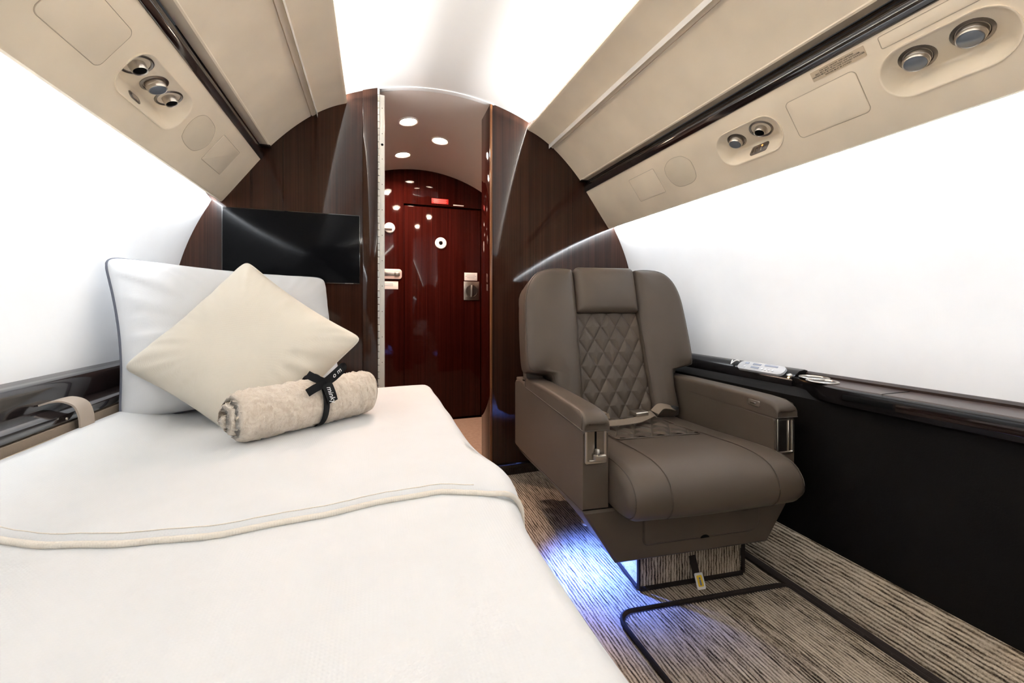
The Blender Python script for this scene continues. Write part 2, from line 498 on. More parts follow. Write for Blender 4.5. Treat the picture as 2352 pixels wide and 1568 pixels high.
# right lower side panel, sloped carpet kerb
bm = B(); extrude(bm, [(.952, .11), (.950, .30), (.944, .56), (.97, .58), (1.06, .58), (1.06, .11)], CABIN_Y0, BULK - .002, closed=True)
structure('wall_right.001', bm, M_panel, 'black leather lower side panel under the right ledge', 50)
bm = B()
kp = [(.885, -.001), (.886, .02), (.900, .062), (.922, .108), (.936, .124), (.952, .130), (1.06, .13), (1.06, -.001)]
extrude(bm, catmull(kp[:6], 4)[:-1] + kp[5:], CABIN_Y0, BULK - .002, closed=True)
structure('trim_6', bm, M_kerb, 'sloped ribbed carpet kerb along the black side panel', 50)
bm = B(); extrude(bm, [(.862, .0), (.862, .008), (.868, .012), (.884, .012), (.888, .006), (.888, 0)], CABIN_Y0, 1.3, closed=True)
structure('trim_7', bm, M_bind, 'dark binding between floor carpet and sloped kerb')

# corridor beyond the doorway
FAR = 3.05
bm = B(); box(bm, (-1.1, BULK, -.032), (1.1, FAR, -.002))
structure('floor.001', bm, M_galley_floor, 'pale wooden galley floor beyond the doorway', None)
def ceil2(x): return 1.842 - .95 + math.sqrt(.95 ** 2 - x * x)
bm = B(); loft(bm, [[Vector((x, y, ceil2(x) + dz)) for x in [-.9 + 1.8 * i / 40 for i in range(41)]] for y, dz in ((BULK + .018, .026), (FAR + .02, 0))], False)
structure('ceiling.001', bm, M_pinkceil, 'arched galley ceiling with three lamps beyond the doorway', 50)
for s, nm in ((-1, 'wall_left.001'), (1, 'wall_right.002')):
    bm = B(); box(bm, (min(s * .88, s * .92), BULK + .04, -.03), (max(s * .88, s * .92), FAR, 1.9))
    structure(nm, bm, M_redwood, 'red gloss wood galley wall, %s side' % ('left' if s < 0 else 'right'))
bm = B()
box(bm, (-1.0, FAR, -.03), (-.112, FAR + .05, 1.9), .002); box(bm, (.466, FAR, -.03), (1.0, FAR + .05, 1.9), .002)
box(bm, (-.112, FAR, 1.59), (.466, FAR + .05, 1.9), .002); box(bm, (-.112, FAR + .03, -.03), (.466, FAR + .05, 1.6))
structure('wall_far', bm, M_redwood, 'red gloss wood end wall of the galley', 30)
# cabinet block on the left inside the galley that closes the side view
# ------------------------------------------------------------------ galley door and fittings
d = empty('door_1', (.177, FAR, 0)); tag(d, 'red gloss wood galley door with a round viewer', kind='structure')
bm = B(); box(bm, (-.284, .012, .01), (.284, .032, 1.578), .003); obj('door_leaf', bm, M_redwood, d, 30)
bm = B(); lathe(bm, [(.0, 0), (.043, 0), (.043, .004), (.039, .008), (.016, .008), (.014, .004), (0, .004)], 32, Matrix.Translation((-.02, .012, 1.316)) @ Matrix.Rotation(PI / 2, 4, 'X')); o = obj('viewer', bm, M_white, d)
bm = B(); lathe(bm, [(0, .0045), (.0135, .0045), (.012, .0055), (0, .006)], 20, Matrix.Translation((-.02, .012, 1.316)) @ Matrix.Rotation(PI / 2, 4, 'X')); obj('viewer_hole', bm, M_hole, o)
bm = B(); box(bm, (.153, .006, .893), (.273, .012, 1.035), .003); lk = obj('lock_plate', bm, M_metal, d)
bm = B(); lathe(bm, [(.047, .001), (.049, .003), (.045, .004), (.043, .0015), (.0, .001)], 32, Matrix.Translation((.213, .006, .962)) @ Matrix.Rotation(PI / 2, 4, 'X')); obj('turn_dish', bm, M_metal_dark, lk)
bm = B(); box(bm, (.206, -.012, .916), (.220, .006, 1.008), .004); obj('turn_handle', bm, M_metal, lk)
bm = B(); lathe(bm, [(.006, 0), (.006, .004), (0, .005)], 12, Matrix.Translation((.174, .006, .915)) @ Matrix.Rotation(PI / 2, 4, 'X')); obj('screw', bm, M_metal, lk)
pl = empty('lock_placard', (.385, FAR + .012, 1.072), 0, 'white placard above the square lock on the galley door', 'placard')
bm = B(); box(bm, (-.05, -.002, -.03), (.05, 0, .03), .001); obj('plate', bm, M_white, pl)
bm = B()
for k, ww in enumerate((.07, .085, .06)): box(bm, (-ww / 2, -.0026, .012 - k * .011), (ww / 2, -.0018, .0145 - k * .011))
obj('print_line', bm, M_display, pl)
pl = empty('red_placard', (.15, FAR, 1.624), 0, 'red placard above the galley door', 'placard')
bm = B(); box(bm, (-.062, -.003, -.019), (.062, 0, .019), .001); obj('plate', bm, M_red, pl)
bm = B()
for k in range(4): box(bm, (-.05 + .004 * (k % 2), -.0036, .0115 - k * .0085), (.05 - .006 * (k % 2), -.0028, .0135 - k * .0085))
obj('print_line', bm, mat('pink_print', (.85, .45, .45), .5), pl)
bm = B(); box(bm, (-.04, -.002, -.004), (.04, 0, .004), .0005); o = obj('small_placard', bm, M_white); o.location = (.288, FAR, 1.604); tag(o, 'thin white lettering strip right of the red placard', 'placard')
kn = empty('door_knob', (-.21, FAR, 1.405), 0, 'white oval knob on the galley end wall', 'knob')
bm = B(); lathe(bm, [(0, 0), (.036, 0), (.038, .006), (.034, .012), (0, .015)], 28, Matrix.Rotation(PI / 2, 4, 'X')); obj('rose', bm, M_white, kn)
bm = B(); box(bm, (-.075, -.03, -.012), (.02, -.012, .010), .006, 3); obj('lever', bm, M_white, kn)
la = empty('slide_latch', (-.20, FAR, 1.076), 0, 'rounded metal slide latch on the galley end wall', 'latch')
bm = B(); prism(bm, rrect(-.085, -.036, .075, .036, .02), 0, .010, Matrix.Rotation(PI / 2, 4, 'X'), .003); obj('plate', bm, mat('pale_latch', (.75, .62, .57), .4, metal=.3), la)
bm = B(); box(bm, (-.07, -.012, -.014), (.062, -.009, .014), .002); obj('slot', bm, M_metal, la)
bm = B(); box(bm, (.025, -.020, -.013), (.055, -.009, .013), .003); obj('slider', bm, M_metal, la)
pl = empty('latch_placard', (-.215, FAR, .996), 0, 'white placard under the slide latch', 'placard')
bm = B(); box(bm, (-.08, -.002, -.028), (.065, 0, .028), .001); obj('plate', bm, M_white, pl)
bm = B()
for k in range(2): box(bm, (-.05, -.0026, .008 - k * .012), (.03, -.0018, .0105 - k * .012))
obj('print_line', bm, M_display, pl)

# galley ceiling lamps
M_glow = mat('lamp_glow', (1, .9, .8), .4, emis=(1, .80, .66), estr=28)
for i, (x, y, lb) in enumerate(((-.137, 2.29, 'nearest recessed galley ceiling lamp, left of the doorway centre'), (.066, 2.50, 'recessed galley ceiling lamp on the right'), (-.137, 2.77, 'farthest recessed galley ceiling lamp, near the end wall'))):
    z = ceil2(x) + .026 * (FAR - y) / 1.1
    e = empty('downlight', (x, y, z), 0, lb, 'ceiling lamp', 'galley ceiling lamps'); e.rotation_euler = (0, math.asin(x / .95), 0)
    bm = B(); lathe(bm, [(.052, .004), (.054, -.002), (.050, -.006), (.044, -.004), (.042, .004)], 28, cap=False); obj('trim_ring', bm, M_white, e)
    bm = B(); lathe(bm, [(0, -.001), (.043, -.001)], 28, cap=True); obj('lens', bm, M_glow, e)
    area('lamp_light', (x, y, z - .012), (0, 0, -1), .05, .05, 4.6, (1.0, .72, .58), spread=2.6)

# piano hinge on the left jamb
hg = empty('piano_hinge', (-.2965, BULK, 0), 0, 'pale metal piano hinge strip on the left jamb of the doorway', 'hinge')
bm = B(); box(bm, (.006, -.006, .0), (.028, .0, 1.80), .001); obj('leaf', bm, M_alu, hg)
bm = B(); box(bm, (.028, -.004, 0), (.0285, .06, 1.80), .0002); obj('edge_leaf', bm, M_alu, hg)
for k in range(60):
    bm = B(); z0 = .0 + k * .0305
    lathe(bm, [(0, z0), (.0045, z0), (.0045, z0 + .0275), (0, z0 + .0275)], 10, Matrix.Translation((.003, -.007, 0)))
    obj('knuckle', bm, M_alu, hg)
for k in range(13):
    bm = B(); lathe(bm, [(.0025, 0), (.0025, .001), (0, .0014)], 10, Matrix.Translation((.018, -.006, .36 + k * .115)) @ Matrix.Rotation(PI / 2, 4, 'X')); obj('screw', bm, M_metal_dark, hg)
bm = B(); lathe(bm, [(.0055, 0), (.0055, .0012), (0, .0014)], 14, Matrix.Translation((.018, -.006, 1.575)) @ Matrix.Rotation(PI / 2, 4, 'X')); obj('lock_hole', bm, M_hole, hg)

# ------------------------------------------------------------------ television
tv = empty('television', (-.6345, BULK, 1.0945), 0, 'black flat television set flush into the bulkhead above the bed', 'television')
bm = B(); box(bm, (-.2625, -.012, -.1525), (.2625, .0, .1525), .002); obj('bezel', bm, M_black, tv)
bm = B(); box(bm, (-.2585, -.0135, -.1485), (.2585, -.0115, .1485), .0005); obj('screen', bm, M_screen, tv)
bm = B(); box(bm, (.20, -.0142, -.151), (.235, -.012, -.1495)); obj('logo_bar', bm, M_metal_dark, tv)

# ------------------------------------------------------------------ valances with niches, vents and panels
def make_valance(s, name, label, niches, panels):
    O = Vector((s * .90, 0, 1.265)); T = Vector((s * -.145, 0, .199)).normalized(); Yv = Vector((0, 1, 0))
    Nv = Vector((-s * .808, 0, -.589)).normalized()
    L = .2462
    def F(y, t, dpt=0.0): return O + Yv * y + T * t + Nv * dpt
    root = empty(name, (0, 0, 0), 0, label, 'valance panel')
    # face with holes
    bm = B(); ys = [CABIN_Y0, BULK - .003]
    loops = [[(ys[0], .010), (ys[1], .010), (ys[1], L - .004), (ys[0], L - .004)]] + [list(reversed(rrect(*nz['rect'], nz['r'], 9))) for nz in niches]
    tris = tessellate_polygon([[Vector((y, t, 0)) for y, t in lp] for lp in loops])
    fv = [bm.verts.new(F(y, t)) for lp in loops for y, t in lp]
    for tri in tris:
        try: bm.faces.new([fv[k] for k in tri])
        except ValueError: pass
    # lower lip and upper edge
    lip = [F(0, .010), F(0, .003, -.0012), F(0, -.002, -.006), F(0, -.002, -.012), F(0, .003, -.016), F(0, .03, -.017)]
    loft(bm, [[p + Yv * ys[0] for p in lip], [p + Yv * ys[1] for p in lip]], False)
    up = [F(0, L - .004), F(0, L - .0012, -.0012), F(0, L, -.004), F(0, L, -.03)]
    loft(bm, [[p + Yv * ys[0] for p in up], [p + Yv * ys[1] for p in up]], False)
    bmesh.ops.remove_doubles(bm, verts=bm.verts, dist=1e-5)
    body = obj('body', bm, M_cream, root, 30)
    for nz in niches:
        y0, t0, y1, t1 = nz['rect']; rim = rrect(y0, t0, y1, t1, nz['r'], 9); cy, ct = (y0 + y1) / 2, (t0 + t1) / 2
        def dep(y, t):
            a = .50 * (t1 - t) - .0005; b = 1.25 * (t - t0); c = 1.1 * (y - y0); e = 1.1 * (y1 - y)
            k = 420.0
            return max(0, -math.log(sum(math.exp(-k * max(q, 0)) for q in (a, b, c, e))) / k)
        bm = B(); rings = []
        lipd = [(1.035, .0), (1.03, .0018), (1.012, .0024), (1.0, .0008)]
        hw, ht = (y1 - y0) / 2, (t1 - t0) / 2
        rings.append([F(y, t, 0) for y, t in inset(rim, -.0035)]); rings.append([F(y, t, .0026) for y, t in inset(rim, -.003)])
        rings.append([F(y, t, .0028) for y, t in inset(rim, -.001)]); rings.append([F(y, t, 0) for y, t in inset(rim, .0012)])
        base = inset(rim, .0015)
        for k in range(1, 19):
            f = 1 - k / 19
            rings.append([F(cy + (y - cy) * f, ct + (t - ct) * f, -dep(cy + (y - cy) * f, ct + (t - ct) * f)) for y, t in base])
        loft(bm, rings, True, False); bm.faces.new([v for v in list(bm.verts)[-len(base):]]); pan = obj('niche', bm, M_cream_pan, root, 60)
        ax = (Nv - T * .5).normalized()
        for kind, y, t, r in nz['fit']:
            P0 = F(y, t, -dep(y, t)); Mx = axes(P0, Yv, ax.cross(Yv), ax)
            if kind == 'light':
                bm = B(); lathe(bm, [(r * 1.42, -.004), (r * 1.45, .0015), (r * 1.2, .003), (r * 1.12, .001), (r * 1.12, -.004)], 32, Mx, False); ring = obj('bezel', bm, M_metal_dark, pan)
                bm = B(); lathe(bm, [(r * 1.05, -.004), (r * 1.05, .010), (r, .011), (r * .98, .017), (r * .93, .0185), (r * .88, .0175), (0, .0175)], 32, Mx); h = obj('lamp_head', bm, M_metal, pan)
                bm = B(); lathe(bm, [(r * .87, .0174), (r * .80, .0188), (0, .0196)], 28, Mx); obj('lens', bm, M_lens, pan)
            elif kind == 'air':
                bm = B(); lathe(bm, [(r * 1.60, -.002), (r * 1.58, .002), (r * 1.45, .0035), (r * 1.32, .002), (r * 1.22, -.004), (r * .6, -.005)], 32, Mx, False); obj('bezel', bm, M_metal_dark, pan)
                bm = B(); lathe(bm, [(r * .98, -.005), (r * .92, -.001), (r * .78, .000), (r * .76, .015), (r * .71, .0175), (r * .62, .016), (r * .58, .004)], 32, Mx, False); obj('air_nozzle', bm, M_metal, pan)
                bm = B(); lathe(bm, [(r * .61, .0135), (0, .0125)], 24, Mx); obj('nozzle_hole', bm, M_hole, pan)
            elif kind == 'button':
                tw = (T + Nv * -1.0).normalized()
                wn = (Nv * 1 + T * 1.25).normalized(); wt = (T - Nv * 1.25).normalized()
                Mb = axes(P0, Yv, wn.cross(Yv), wn)
                bm = B(); q = [(a * 1.0, b) for a, b in rrect(-r * 1.9, -r * .75, r * 1.9, r * .75, r * .74, 6)]
                prism(bm, q, -.002, .0022, Mb, .001); bt = obj('call_button', bm, M_metal_dark, pan)
                bm = B(); prism(bm, rrect(-r * 1.1, -r * .4, r * 1.1, r * .4, r * .39, 5), .001, .0032, Mb, .0006); obj('button_cap', bm, M_metal, pan)
            elif kind == 'sign':
                wn = (Nv * 1 + T * 1.25).normalized()
                Mb = axes(P0, -Yv, wn.cross(-Yv), wn)
                bm = B(); prism(bm, [(x + y * .35, y) for x, y in rrect(-r * 1.75, -r * .85, r * 1.75, r * .85, (r * .25, r * .7, r * .25, r * .7), 5)], -.002, .0012, Mb, .0006); sg = obj('belt_sign', bm, mat('sign_smoke', (.10, .07, .05), .15, coat=.5), pan)
                bm = B()
                for qx in (-.55, .35):
                    lathe(bm, [(r * .16, 0), (r * .16, .0018), (0, .002)], 12, Mb @ Matrix.Translation((r * qx + r * .16, r * .42, 0)))
                    box(bm, (r * (qx - .12), -r * .5, 0), (r * (qx + .22), r * .15, .0018), .0002, 1, Mb)
                box(bm, (-r * 1.1, -r * .5, 0), (-r * .95, r * .5, .0016), .0001, 1, Mb)
                obj('pictogram', bm, M_metal, pan)
                bm = B(); lathe(bm, [(r * .16, 0), (r * .16, .0022), (0, .0028)], 12, Mb @ Matrix.Translation((r * .55, r * .42, 0))); obj('indicator', bm, mat('orange_led', (.8, .25, .05), .4, emis=(1, .35, .08), estr=1.2), pan)
    for nm, poly, m in panels:
        bm = B()
        prism(bm, poly, -.002, .0011, axes(F(0, 0), Yv, T, Yv.cross(T)) if Yv.cross(T).dot(Nv) > 0 else axes(F(0, 0), Yv, T, Nv), .0008)
        o = obj(nm, bm, m, root, 30)
        # fine shadow joint round the panel
        bm = B(); q = inset(poly, -.0011)
        tube(bm, [F(y, t, .0001) for y, t in q], .0008, 5, True, Nv); obj('joint', bm, M_seam, o)
    return root, F, Nv, T

SPK_L = [(1.441, .093), (1.467, .084), (1.504, .080), (1.537, .083), (1.559, .098), (1.571, .115), (1.575, .135), (1.563, .159), (1.544, .176), (1.523, .183), (1.488, .186), (1.461, .184), (1.443, .177), (1.428, .159), (1.424, .134), (1.430, .111)]
SPK_R = [(1.375, .164), (1.355, .179), (1.332, .188), (1.303, .189), (1.270, .182), (1.251, .165), (1.242, .149), (1.243, .120), (1.250, .093), (1.264, .080), (1.286, .073), (1.316, .072), (1.344, .075), (1.364, .088), (1.377, .109), (1.382, .139)]
def dshape(pts): return catmull(pts + [pts[0]], 3)[:-1]
make_valance(-1, 'valance_panel', 'cream leather valance over the bed with three vents in a niche',
    [dict(rect=(1.112, .074, 1.388, .184), r=.046, fit=[('air', 1.160, .147, .0215), ('light', 1.243, .146, .021), ('air', 1.318, .146, .0205), ('button', 1.228, .088, .012)]),
     dict(rect=(-.40, .074, -.12, .184), r=.046, fit=[('air', -.345, .147, .020), ('light', -.265, .146, .020)])],
    [('access_panel', rrect(.895, .083, 1.067, .185, .014), M_cream), ('speaker_cover', dshape(SPK_L), M_grille), ('service_panel', rrect(1.606, .080, 1.774, .187, .004), M_cream)])
val_r, FR, NR, TR = make_valance(1, 'valance_panel.001', 'cream leather valance over the seat with two lamp niches',
    [dict(rect=(.893, .073, 1.117, .184), r=.05, fit=[('light', 1.050, .146, .0205), ('air', .960, .147, .0215), ('sign', .996, .090, .018)]),
     dict(rect=(.418, .074, .637, .184), r=.053, fit=[('light', .574, .145, .0225), ('light', .486, .145, .0225)])],
    [('service_panel', rrect(1.432, .078, 1.601, .188, .004), M_cream), ('speaker_cover', dshape(list(reversed(SPK_R))), M_grille), ('access_panel', rrect(.677, .076, .853, .185, .012), M_cream), ('label_panel', rrect(.44, .200, .613, .226, .003), M_cream)])
# placard text
pk = empty('safety_placard', FR(.7035, .2155, .001), 0, 'small tan safety placard with four printed lines on the right valance', 'placard')
Mp = axes((0, 0, 0), (0, -1, 0), TR, NR)
bm = B(); prism(bm, rrect(-.061, -.0125, .061, .0125, .002), -.0008, .0004, Mp); obj('film', bm, M_placard, pk)
for k, t in enumerate(('FOR TAXI, TAKEOFF, AND LANDING', 'SEAT BELT MUST BE FASTENED AND SHOULDER', 'HARNESS MUST BE WORN OVER FORWARD SHOULDER', 'DRAWER MUST BE STOWED')):
    bm = text_mesh(t, .0047, Mp @ Matrix.Translation((.0, .0068 - k * .0050, .0005)), .0001, bold=.00006)
    obj('print_line', bm, M_ink, pk, None)

# ------------------------------------------------------------------ right ledge
lr = empty('side_ledge', (1.0, .4, .56), 0, 'black gloss side ledge along the right wall beside the seat', 'ledge')
def rel(o): return Vector(o.location)
def obj_w(name, bm, m, parent, smooth=40, label=None):
    """parts modelled in world coordinates, moved into an unrotated parent's frame"""
    bmesh.ops.translate(bm, verts=bm.verts, vec=-rel(parent)); return obj(name, bm, m, parent, smooth, label)
yy = [CABIN_Y0 + .01, 0, .4, .6, .7, .76, .80, .84, .87, .90, .92, .94, .955, .97, .985, 1.0, 1.03, 1.08, 1.4, BULK - .004]
def ledge_front(y):
    if y < .76: return .915
    if y > 1.0: return .995
    t = (y - .76) / .24; return .915 + .080 * (t * t * (3 - 2 * t)) ** 1.3
bm = B(); rings = []
for y in yy:
    x = ledge_front(y); low = .562 if y < .9 else .562
    tz = .612
    rings.append([Vector((x + .006, y, low)), Vector((x, y, low + .006)), Vector((x - .001, y, tz - .012)), Vector((x + .002, y, tz - .003)), Vector((x + .010, y, tz)), Vector((1.066, y, tz - .001)), Vector((1.066, y, low))])
loft(bm, rings); obj_w('ledge_body', bm, M_ledge_black, lr, 40)
bm = B(); rings = []
for y in [v for v in yy if v <= .90]:
    x = ledge_front(y); rings.append([Vector((x + .016, y, .6115)), Vector((x + .018, y, .6145)), Vector((1.058, y, .6135)), Vector((1.060, y, .6105))])
loft(bm, rings); obj_w('top_inlay', bm, M_ledge_top, lr, 40)
bm = B(); box(bm, (.930, .6965, .6142), (1.055, .6985, .6152)); obj_w('lid_joint', bm, M_hole, lr)
bm = B(); box(bm, (.913, CABIN_Y0 + .02, .580), (.9165, .66, .598), .001); obj_w('table_lid_edge', bm, M_black, lr)
bm = B(); box(bm, (.9125, .665, .584), (.9165, .78, .598), .001); obj_w('pull_recess', bm, M_hole, lr)
bm = B(); extrude(bm, [(1.050, .6), (1.050, .620), (1.056, .626), (1.064, .626), (1.072, .62), (1.072, .6)], CABIN_Y0 + .01, BULK - .004, closed=True)
obj_w('wall_bead', bm, mat('bronze_bead', (.025, .014, .010), .4, spec=.2), lr)
# sloping face with the control panel behind the armrest
bm = B(); extrude(bm, [(.985, .575), (.984, .590), (.990, .604), (1.004, .618), (1.02, .628), (1.045, .632), (1.058, .628), (1.058, .575)], .98, BULK - .006, closed=True)
obj_w('rounded_rail', bm, M_ledge_black, lr, 60)
cm = axes((1.002, 1.108, .6225), (0, -1, 0), (.75, 0, .62), (-.62, 0, .75))
bm = B(); prism(bm, rrect(-.092, -.021, .092, .021, .019, 8), -.012, .003, cm, .002); cp = obj_w('control_panel', bm, mat('panel_silver', (.42, .42, .43), .4), lr, 40, 'white remote control panel')
for nm, (x0, y0, x1, y1) in (('display', (-.035, .006, -.002, .014)), ('display', (-.035, -.010, -.002, -.002)), ('display', (.012, .007, .062, .015)), ('display', (-.068, .006, -.052, .014))):
    bm = B(); box(bm, (x0, y0, .003), (x1, y1, .0040), .0003, 1, cm); bmesh.ops.translate(bm, verts=bm.verts, vec=-rel(lr)); obj(nm, bm, M_display, cp)
for k in range(5):
    bm = B(); lathe(bm, [(.0042, .003), (.0042, .0042), (.003, .0046), (0, .0046)], 12, cm @ Matrix.Translation(((.012 + k * .0135) if k < 4 else -.06, -.008, 0))); bmesh.ops.translate(bm, verts=bm.verts, vec=-rel(lr)); obj('key', bm, mat('key_grey', (.55, .56, .58), .4) if k == 0 else bpy.data.materials['key_grey'], cp)
bm = B(); tube(bm, [cm @ Vector(p) for p in ((-.100, .016, .002), (-.112, .016, .003), (-.118, .008, .004), (-.121, -.008, .004), (-.126, .004, .004), (-.130, .014, .003))], .0022, 8); obj_w('cable_hook', bm, M_white, lr)
for i, (x, y) in enumerate(((1.015, .928), (.972, .874))):
    bm = B(); q = Matrix.Translation((x, y, .6135)) @ Matrix.Diagonal((1, 1.15, 1, 1))
    lathe(bm, [(.037, 0), (.038, .003), (.036, .005), (.0325, .004), (.031, .001)], 40, q, False); c = obj_w('cup_ring', bm, M_metal, lr)
    bm = B(); lathe(bm, [(.0325, .0012), (.02, .0004), (0, .0004)], 32, q); bmesh.ops.translate(bm, verts=bm.verts, vec=-rel(lr)); obj('cup_well', bm, mat('cup_mat', (.05, .045, .04), .5), c)
bm = B(); lathe(bm, [(.008, 0), (.008, .005), (.006, .008), (0, .009)], 16, Matrix.Translation((.985, .985, .612)) @ Matrix.Rotation(-.6, 4, 'Y')); sw = obj_w('switch', bm, M_metal, lr)
bm = B(); lathe(bm, [(.003, 0), (.003, .0015), (0, .002)], 12, Matrix.Translation((.974, .982, .609)) @ Matrix.Rotation(-1.0, 4, 'Y')); bmesh.ops.translate(bm, verts=bm.verts, vec=-rel(lr)); obj('indicator', bm, mat('amber_led', (.9, .4, .1), .4, emis=(1, .5, .2), estr=4), sw)

# ------------------------------------------------------------------ left ledge
ll = empty('side_ledge.001', (-1.03, .4, .5), 0, 'dark gloss stepped side ledge along the left wall beside the bed', 'ledge')
bm = B(); extrude(bm, [(-1.082, .672), (-1.072, .674), (-1.066, .668), (-1.050, .668), (-1.038, .662), (-1.032, .648), (-1.032, .60), (-1.085, .60)], CABIN_Y0 + .01, BULK - .004, closed=True)
obj_w('upper_rail', bm, M_ebony, ll, 60)
bm = B(); extrude(bm, [(-1.036, .606), (-1.028, .604), (-.993, .598), (-.985, .593), (-.984, .577), (-.99, .57), (-1.036, .57)], CABIN_Y0 + .01, BULK - .004, closed=True)
obj_w('lower_shelf', bm, M_ebony, ll, 50)
bm = B(); extrude(bm, [(-.995, .572), (-.981, .572), (-.979, .552), (-.995, .552)], CABIN_Y0 + .01, BULK - .004, closed=True)
obj_w('fabric_band', bm, M_taupe_fab, ll)
bm = B(); extrude(bm, [(-.995, .553), (-.979, .553), (-.974, .53), (-.974, .43), (-.995, .43)], CABIN_Y0 + .01, BULK - .004, closed=True)
obj_w('ribbed_side', bm, M_seatside, ll)
# strap over the shelf
st = empty('leather_strap', (-1.0, 1.24, .6), 0, 'taupe leather strap folded over the left ledge', 'strap')
path = catmull([(-1.034, 1.235, .616), (-1.015, 1.24, .622), (-.995, 1.245, .6225), (-.975, 1.25, .610), (-.966, 1.252, .585), (-.964, 1.253, .555), (-.962, 1.254, .52)], 5)
bm = B(); strip(bm, path, .05, .004, (0, 1, 0)); obj_w('band', bm, M_strap, st, 40)
bm = B(); lathe(bm, [(.003, 0), (.003, .002), (0, .003)], 10, Matrix.Translation((-.979, 1.21, .585)) @ Matrix.Rotation(PI / 2, 4, 'Y')); obj_w('rivet', bm, M_metal, st)

# ------------------------------------------------------------------ bed
bed = empty('bed', (-.52, .6, 0), 0, 'low divan bed base under the cream blanket', 'bed')
bm = B(); box(bm, (-.97, -1.15, .0), (-.125, 1.76, .34), .015, 3); obj_w('base', bm, M_taupe_fab, bed)
bm = B(); box(bm, (-.97, -1.15, .34), (-.105, 1.77, .470), .03, 4); obj_w('mattress', bm, M_pillow, bed)

def bed_top(x, y):
    """height of the blanket over the mattress"""
    z = .498 + .004 * fnoise((x * 3, y * 3, 1)) + .0018 * fnoise((x * 9, y * 7, 5))
    if x < -.80: t = min(1, (-.80 - x) / .17); z += .045 * t * t * (3 - 2 * t)
    return z
def edge_x(y):
    return -.075 + .030 * math.exp(-((y - .80) / .12) ** 2) + .006 * fnoise((0, y * 5, 2))
def blanket_sheet(bm, y0f, y1f, off, ny, drop=.40, xl=-.968, nx=44, roll0=True, far_round=True):
    """sheet over the bed, hanging down on the aisle side"""
    top, bot = [], []
    nd = 14
    for j in range(ny + 1):
        v = j / ny
        rt, rb = [], []
        for i in range(nx + nd + 1):
            if i <= nx:
                u = i / nx; xe = edge_x(y0f(0) + (y1f - y0f(0)) * v)
                x = xl + (xe - .045 - xl) * u
                ya = y0f(x); y = ya + (y1f - ya) * v
                z = bed_top(x, y) + off; nrm = Vector((0, 0, 1))
            else:
                k = (i - nx) / nd
                ya = y0f(-.1); y = ya + (y1f - ya) * v
                xe = edge_x(y); zt = bed_top(xe - .045, y) + off
                if k <= .45:
                    a = PI / 2 * k / .45
                    x = xe - .045 + .045 * math.sin(a); z = zt - .045 * (1 - math.cos(a)); nrm = Vector((math.sin(a), 0, math.cos(a)))
                else:
                    q = (k - .45) / .55
                    x = xe + .012 * q * math.sin(y * 22) + .01 * q; z = zt - .045 - (drop - .045) * q; nrm = Vector((1, 0, 0))
            if far_round:
                t = max(0, (y - (y1f - .05)) / .05); z -= .06 * t * t * t
            rt.append(Vector((x, y, z)))
            rb.append(Vector((x, y, z)) - nrm * (off * .9 + .004))
        top.append(rt); bot.append(rb)
    return top, bot
def sheet_mesh(bm, top, bot, roll_near=.0):
    vt = [[bm.verts.new(p) for p in r] for r in top]; vb = [[bm.verts.new(p) for p in r] for r in bot]
    for g, fl in ((vt, False), (vb, True)):
        for a, b in zip(g, g[1:]):
            for i in range(len(a) - 1):
                f = (a[i], a[i + 1], b[i + 1], b[i]); bm.faces.new(f[::-1] if fl else f)
    n = len(vt[0])
    for i in range(n - 1):
        bm.faces.new((vt[0][i + 1], vt[0][i], vb[0][i], vb[0][i + 1])); bm.faces.new((vt[-1][i], vt[-1][i + 1], vb[-1][i + 1], vb[-1][i]))
    for a, b, va, vb2 in zip(vt, vt[1:], vb, vb[1:]):
        bm.faces.new((a[0], b[0], vb2[0], va[0])); bm.faces.new((b[-1], a[-1], va[-1], vb2[-1]))
bm = B(); t_, b_ = blanket_sheet(bm, lambda x: -1.15, .95, .002, 70); sheet_mesh(bm, t_, b_)
bl = obj('blanket', bm, M_blanket, None, 180); tag(bl, 'cream blanket spread over the near end of the bed', 'blanket')
def hem_y(x):
    pts = [(-.97, .875), (-.90, .835), (-.83, .795), (-.74, .755), (-.643, .727), (-.53, .708), (-.40, .725), (-.283, .748), (-.20, .752), (-.131, .725), (-.08, .68), (-.0, .60), (.1, .5)]
    for (a, ya), (b, yb) in zip(pts, pts[1:]):
        if x <= b:
            t = max(0, (x - a) / (b - a)); t = t * t * (3 - 2 * t) * .4 + t * .6
            return ya + (yb - ya) * t
    return .6
bm = B(); t_, b_ = blanket_sheet(bm, hem_y, 1.80, .014, 64, drop=.36)
# roll the near hem over
for i in range(len(t_[0])):
    for j, dz in ((0, .0065), (1, -.001)):
        if i <= 44: t_[j][i].z -= dz if j == 0 else 0
sheet_mesh(bm, t_, b_)
b2 = empty('folded_blanket', (-.5, 1.2, .5), 0, 'cream top blanket folded across the bed with a stitched hem', 'blanket')
obj_w('sheet', bm, M_blanket, b2, 180)
hem_path = [p.copy() for p in t_[0][:44 + 9]]
bm = B(); tube(bm, [p + Vector((0, -.002, -.0015)) for p in hem_path], .0048, 8); obj_w('hem', bm, M_hem, b2, 180)
bm = B(); tube(bm, [p + Vector((0, .014 + .0006 * (k % 2), .0062)) for k, p in enumerate(hem_path[:44])], .0009, 5); obj_w('stitching', bm, M_hem, b2, 180)

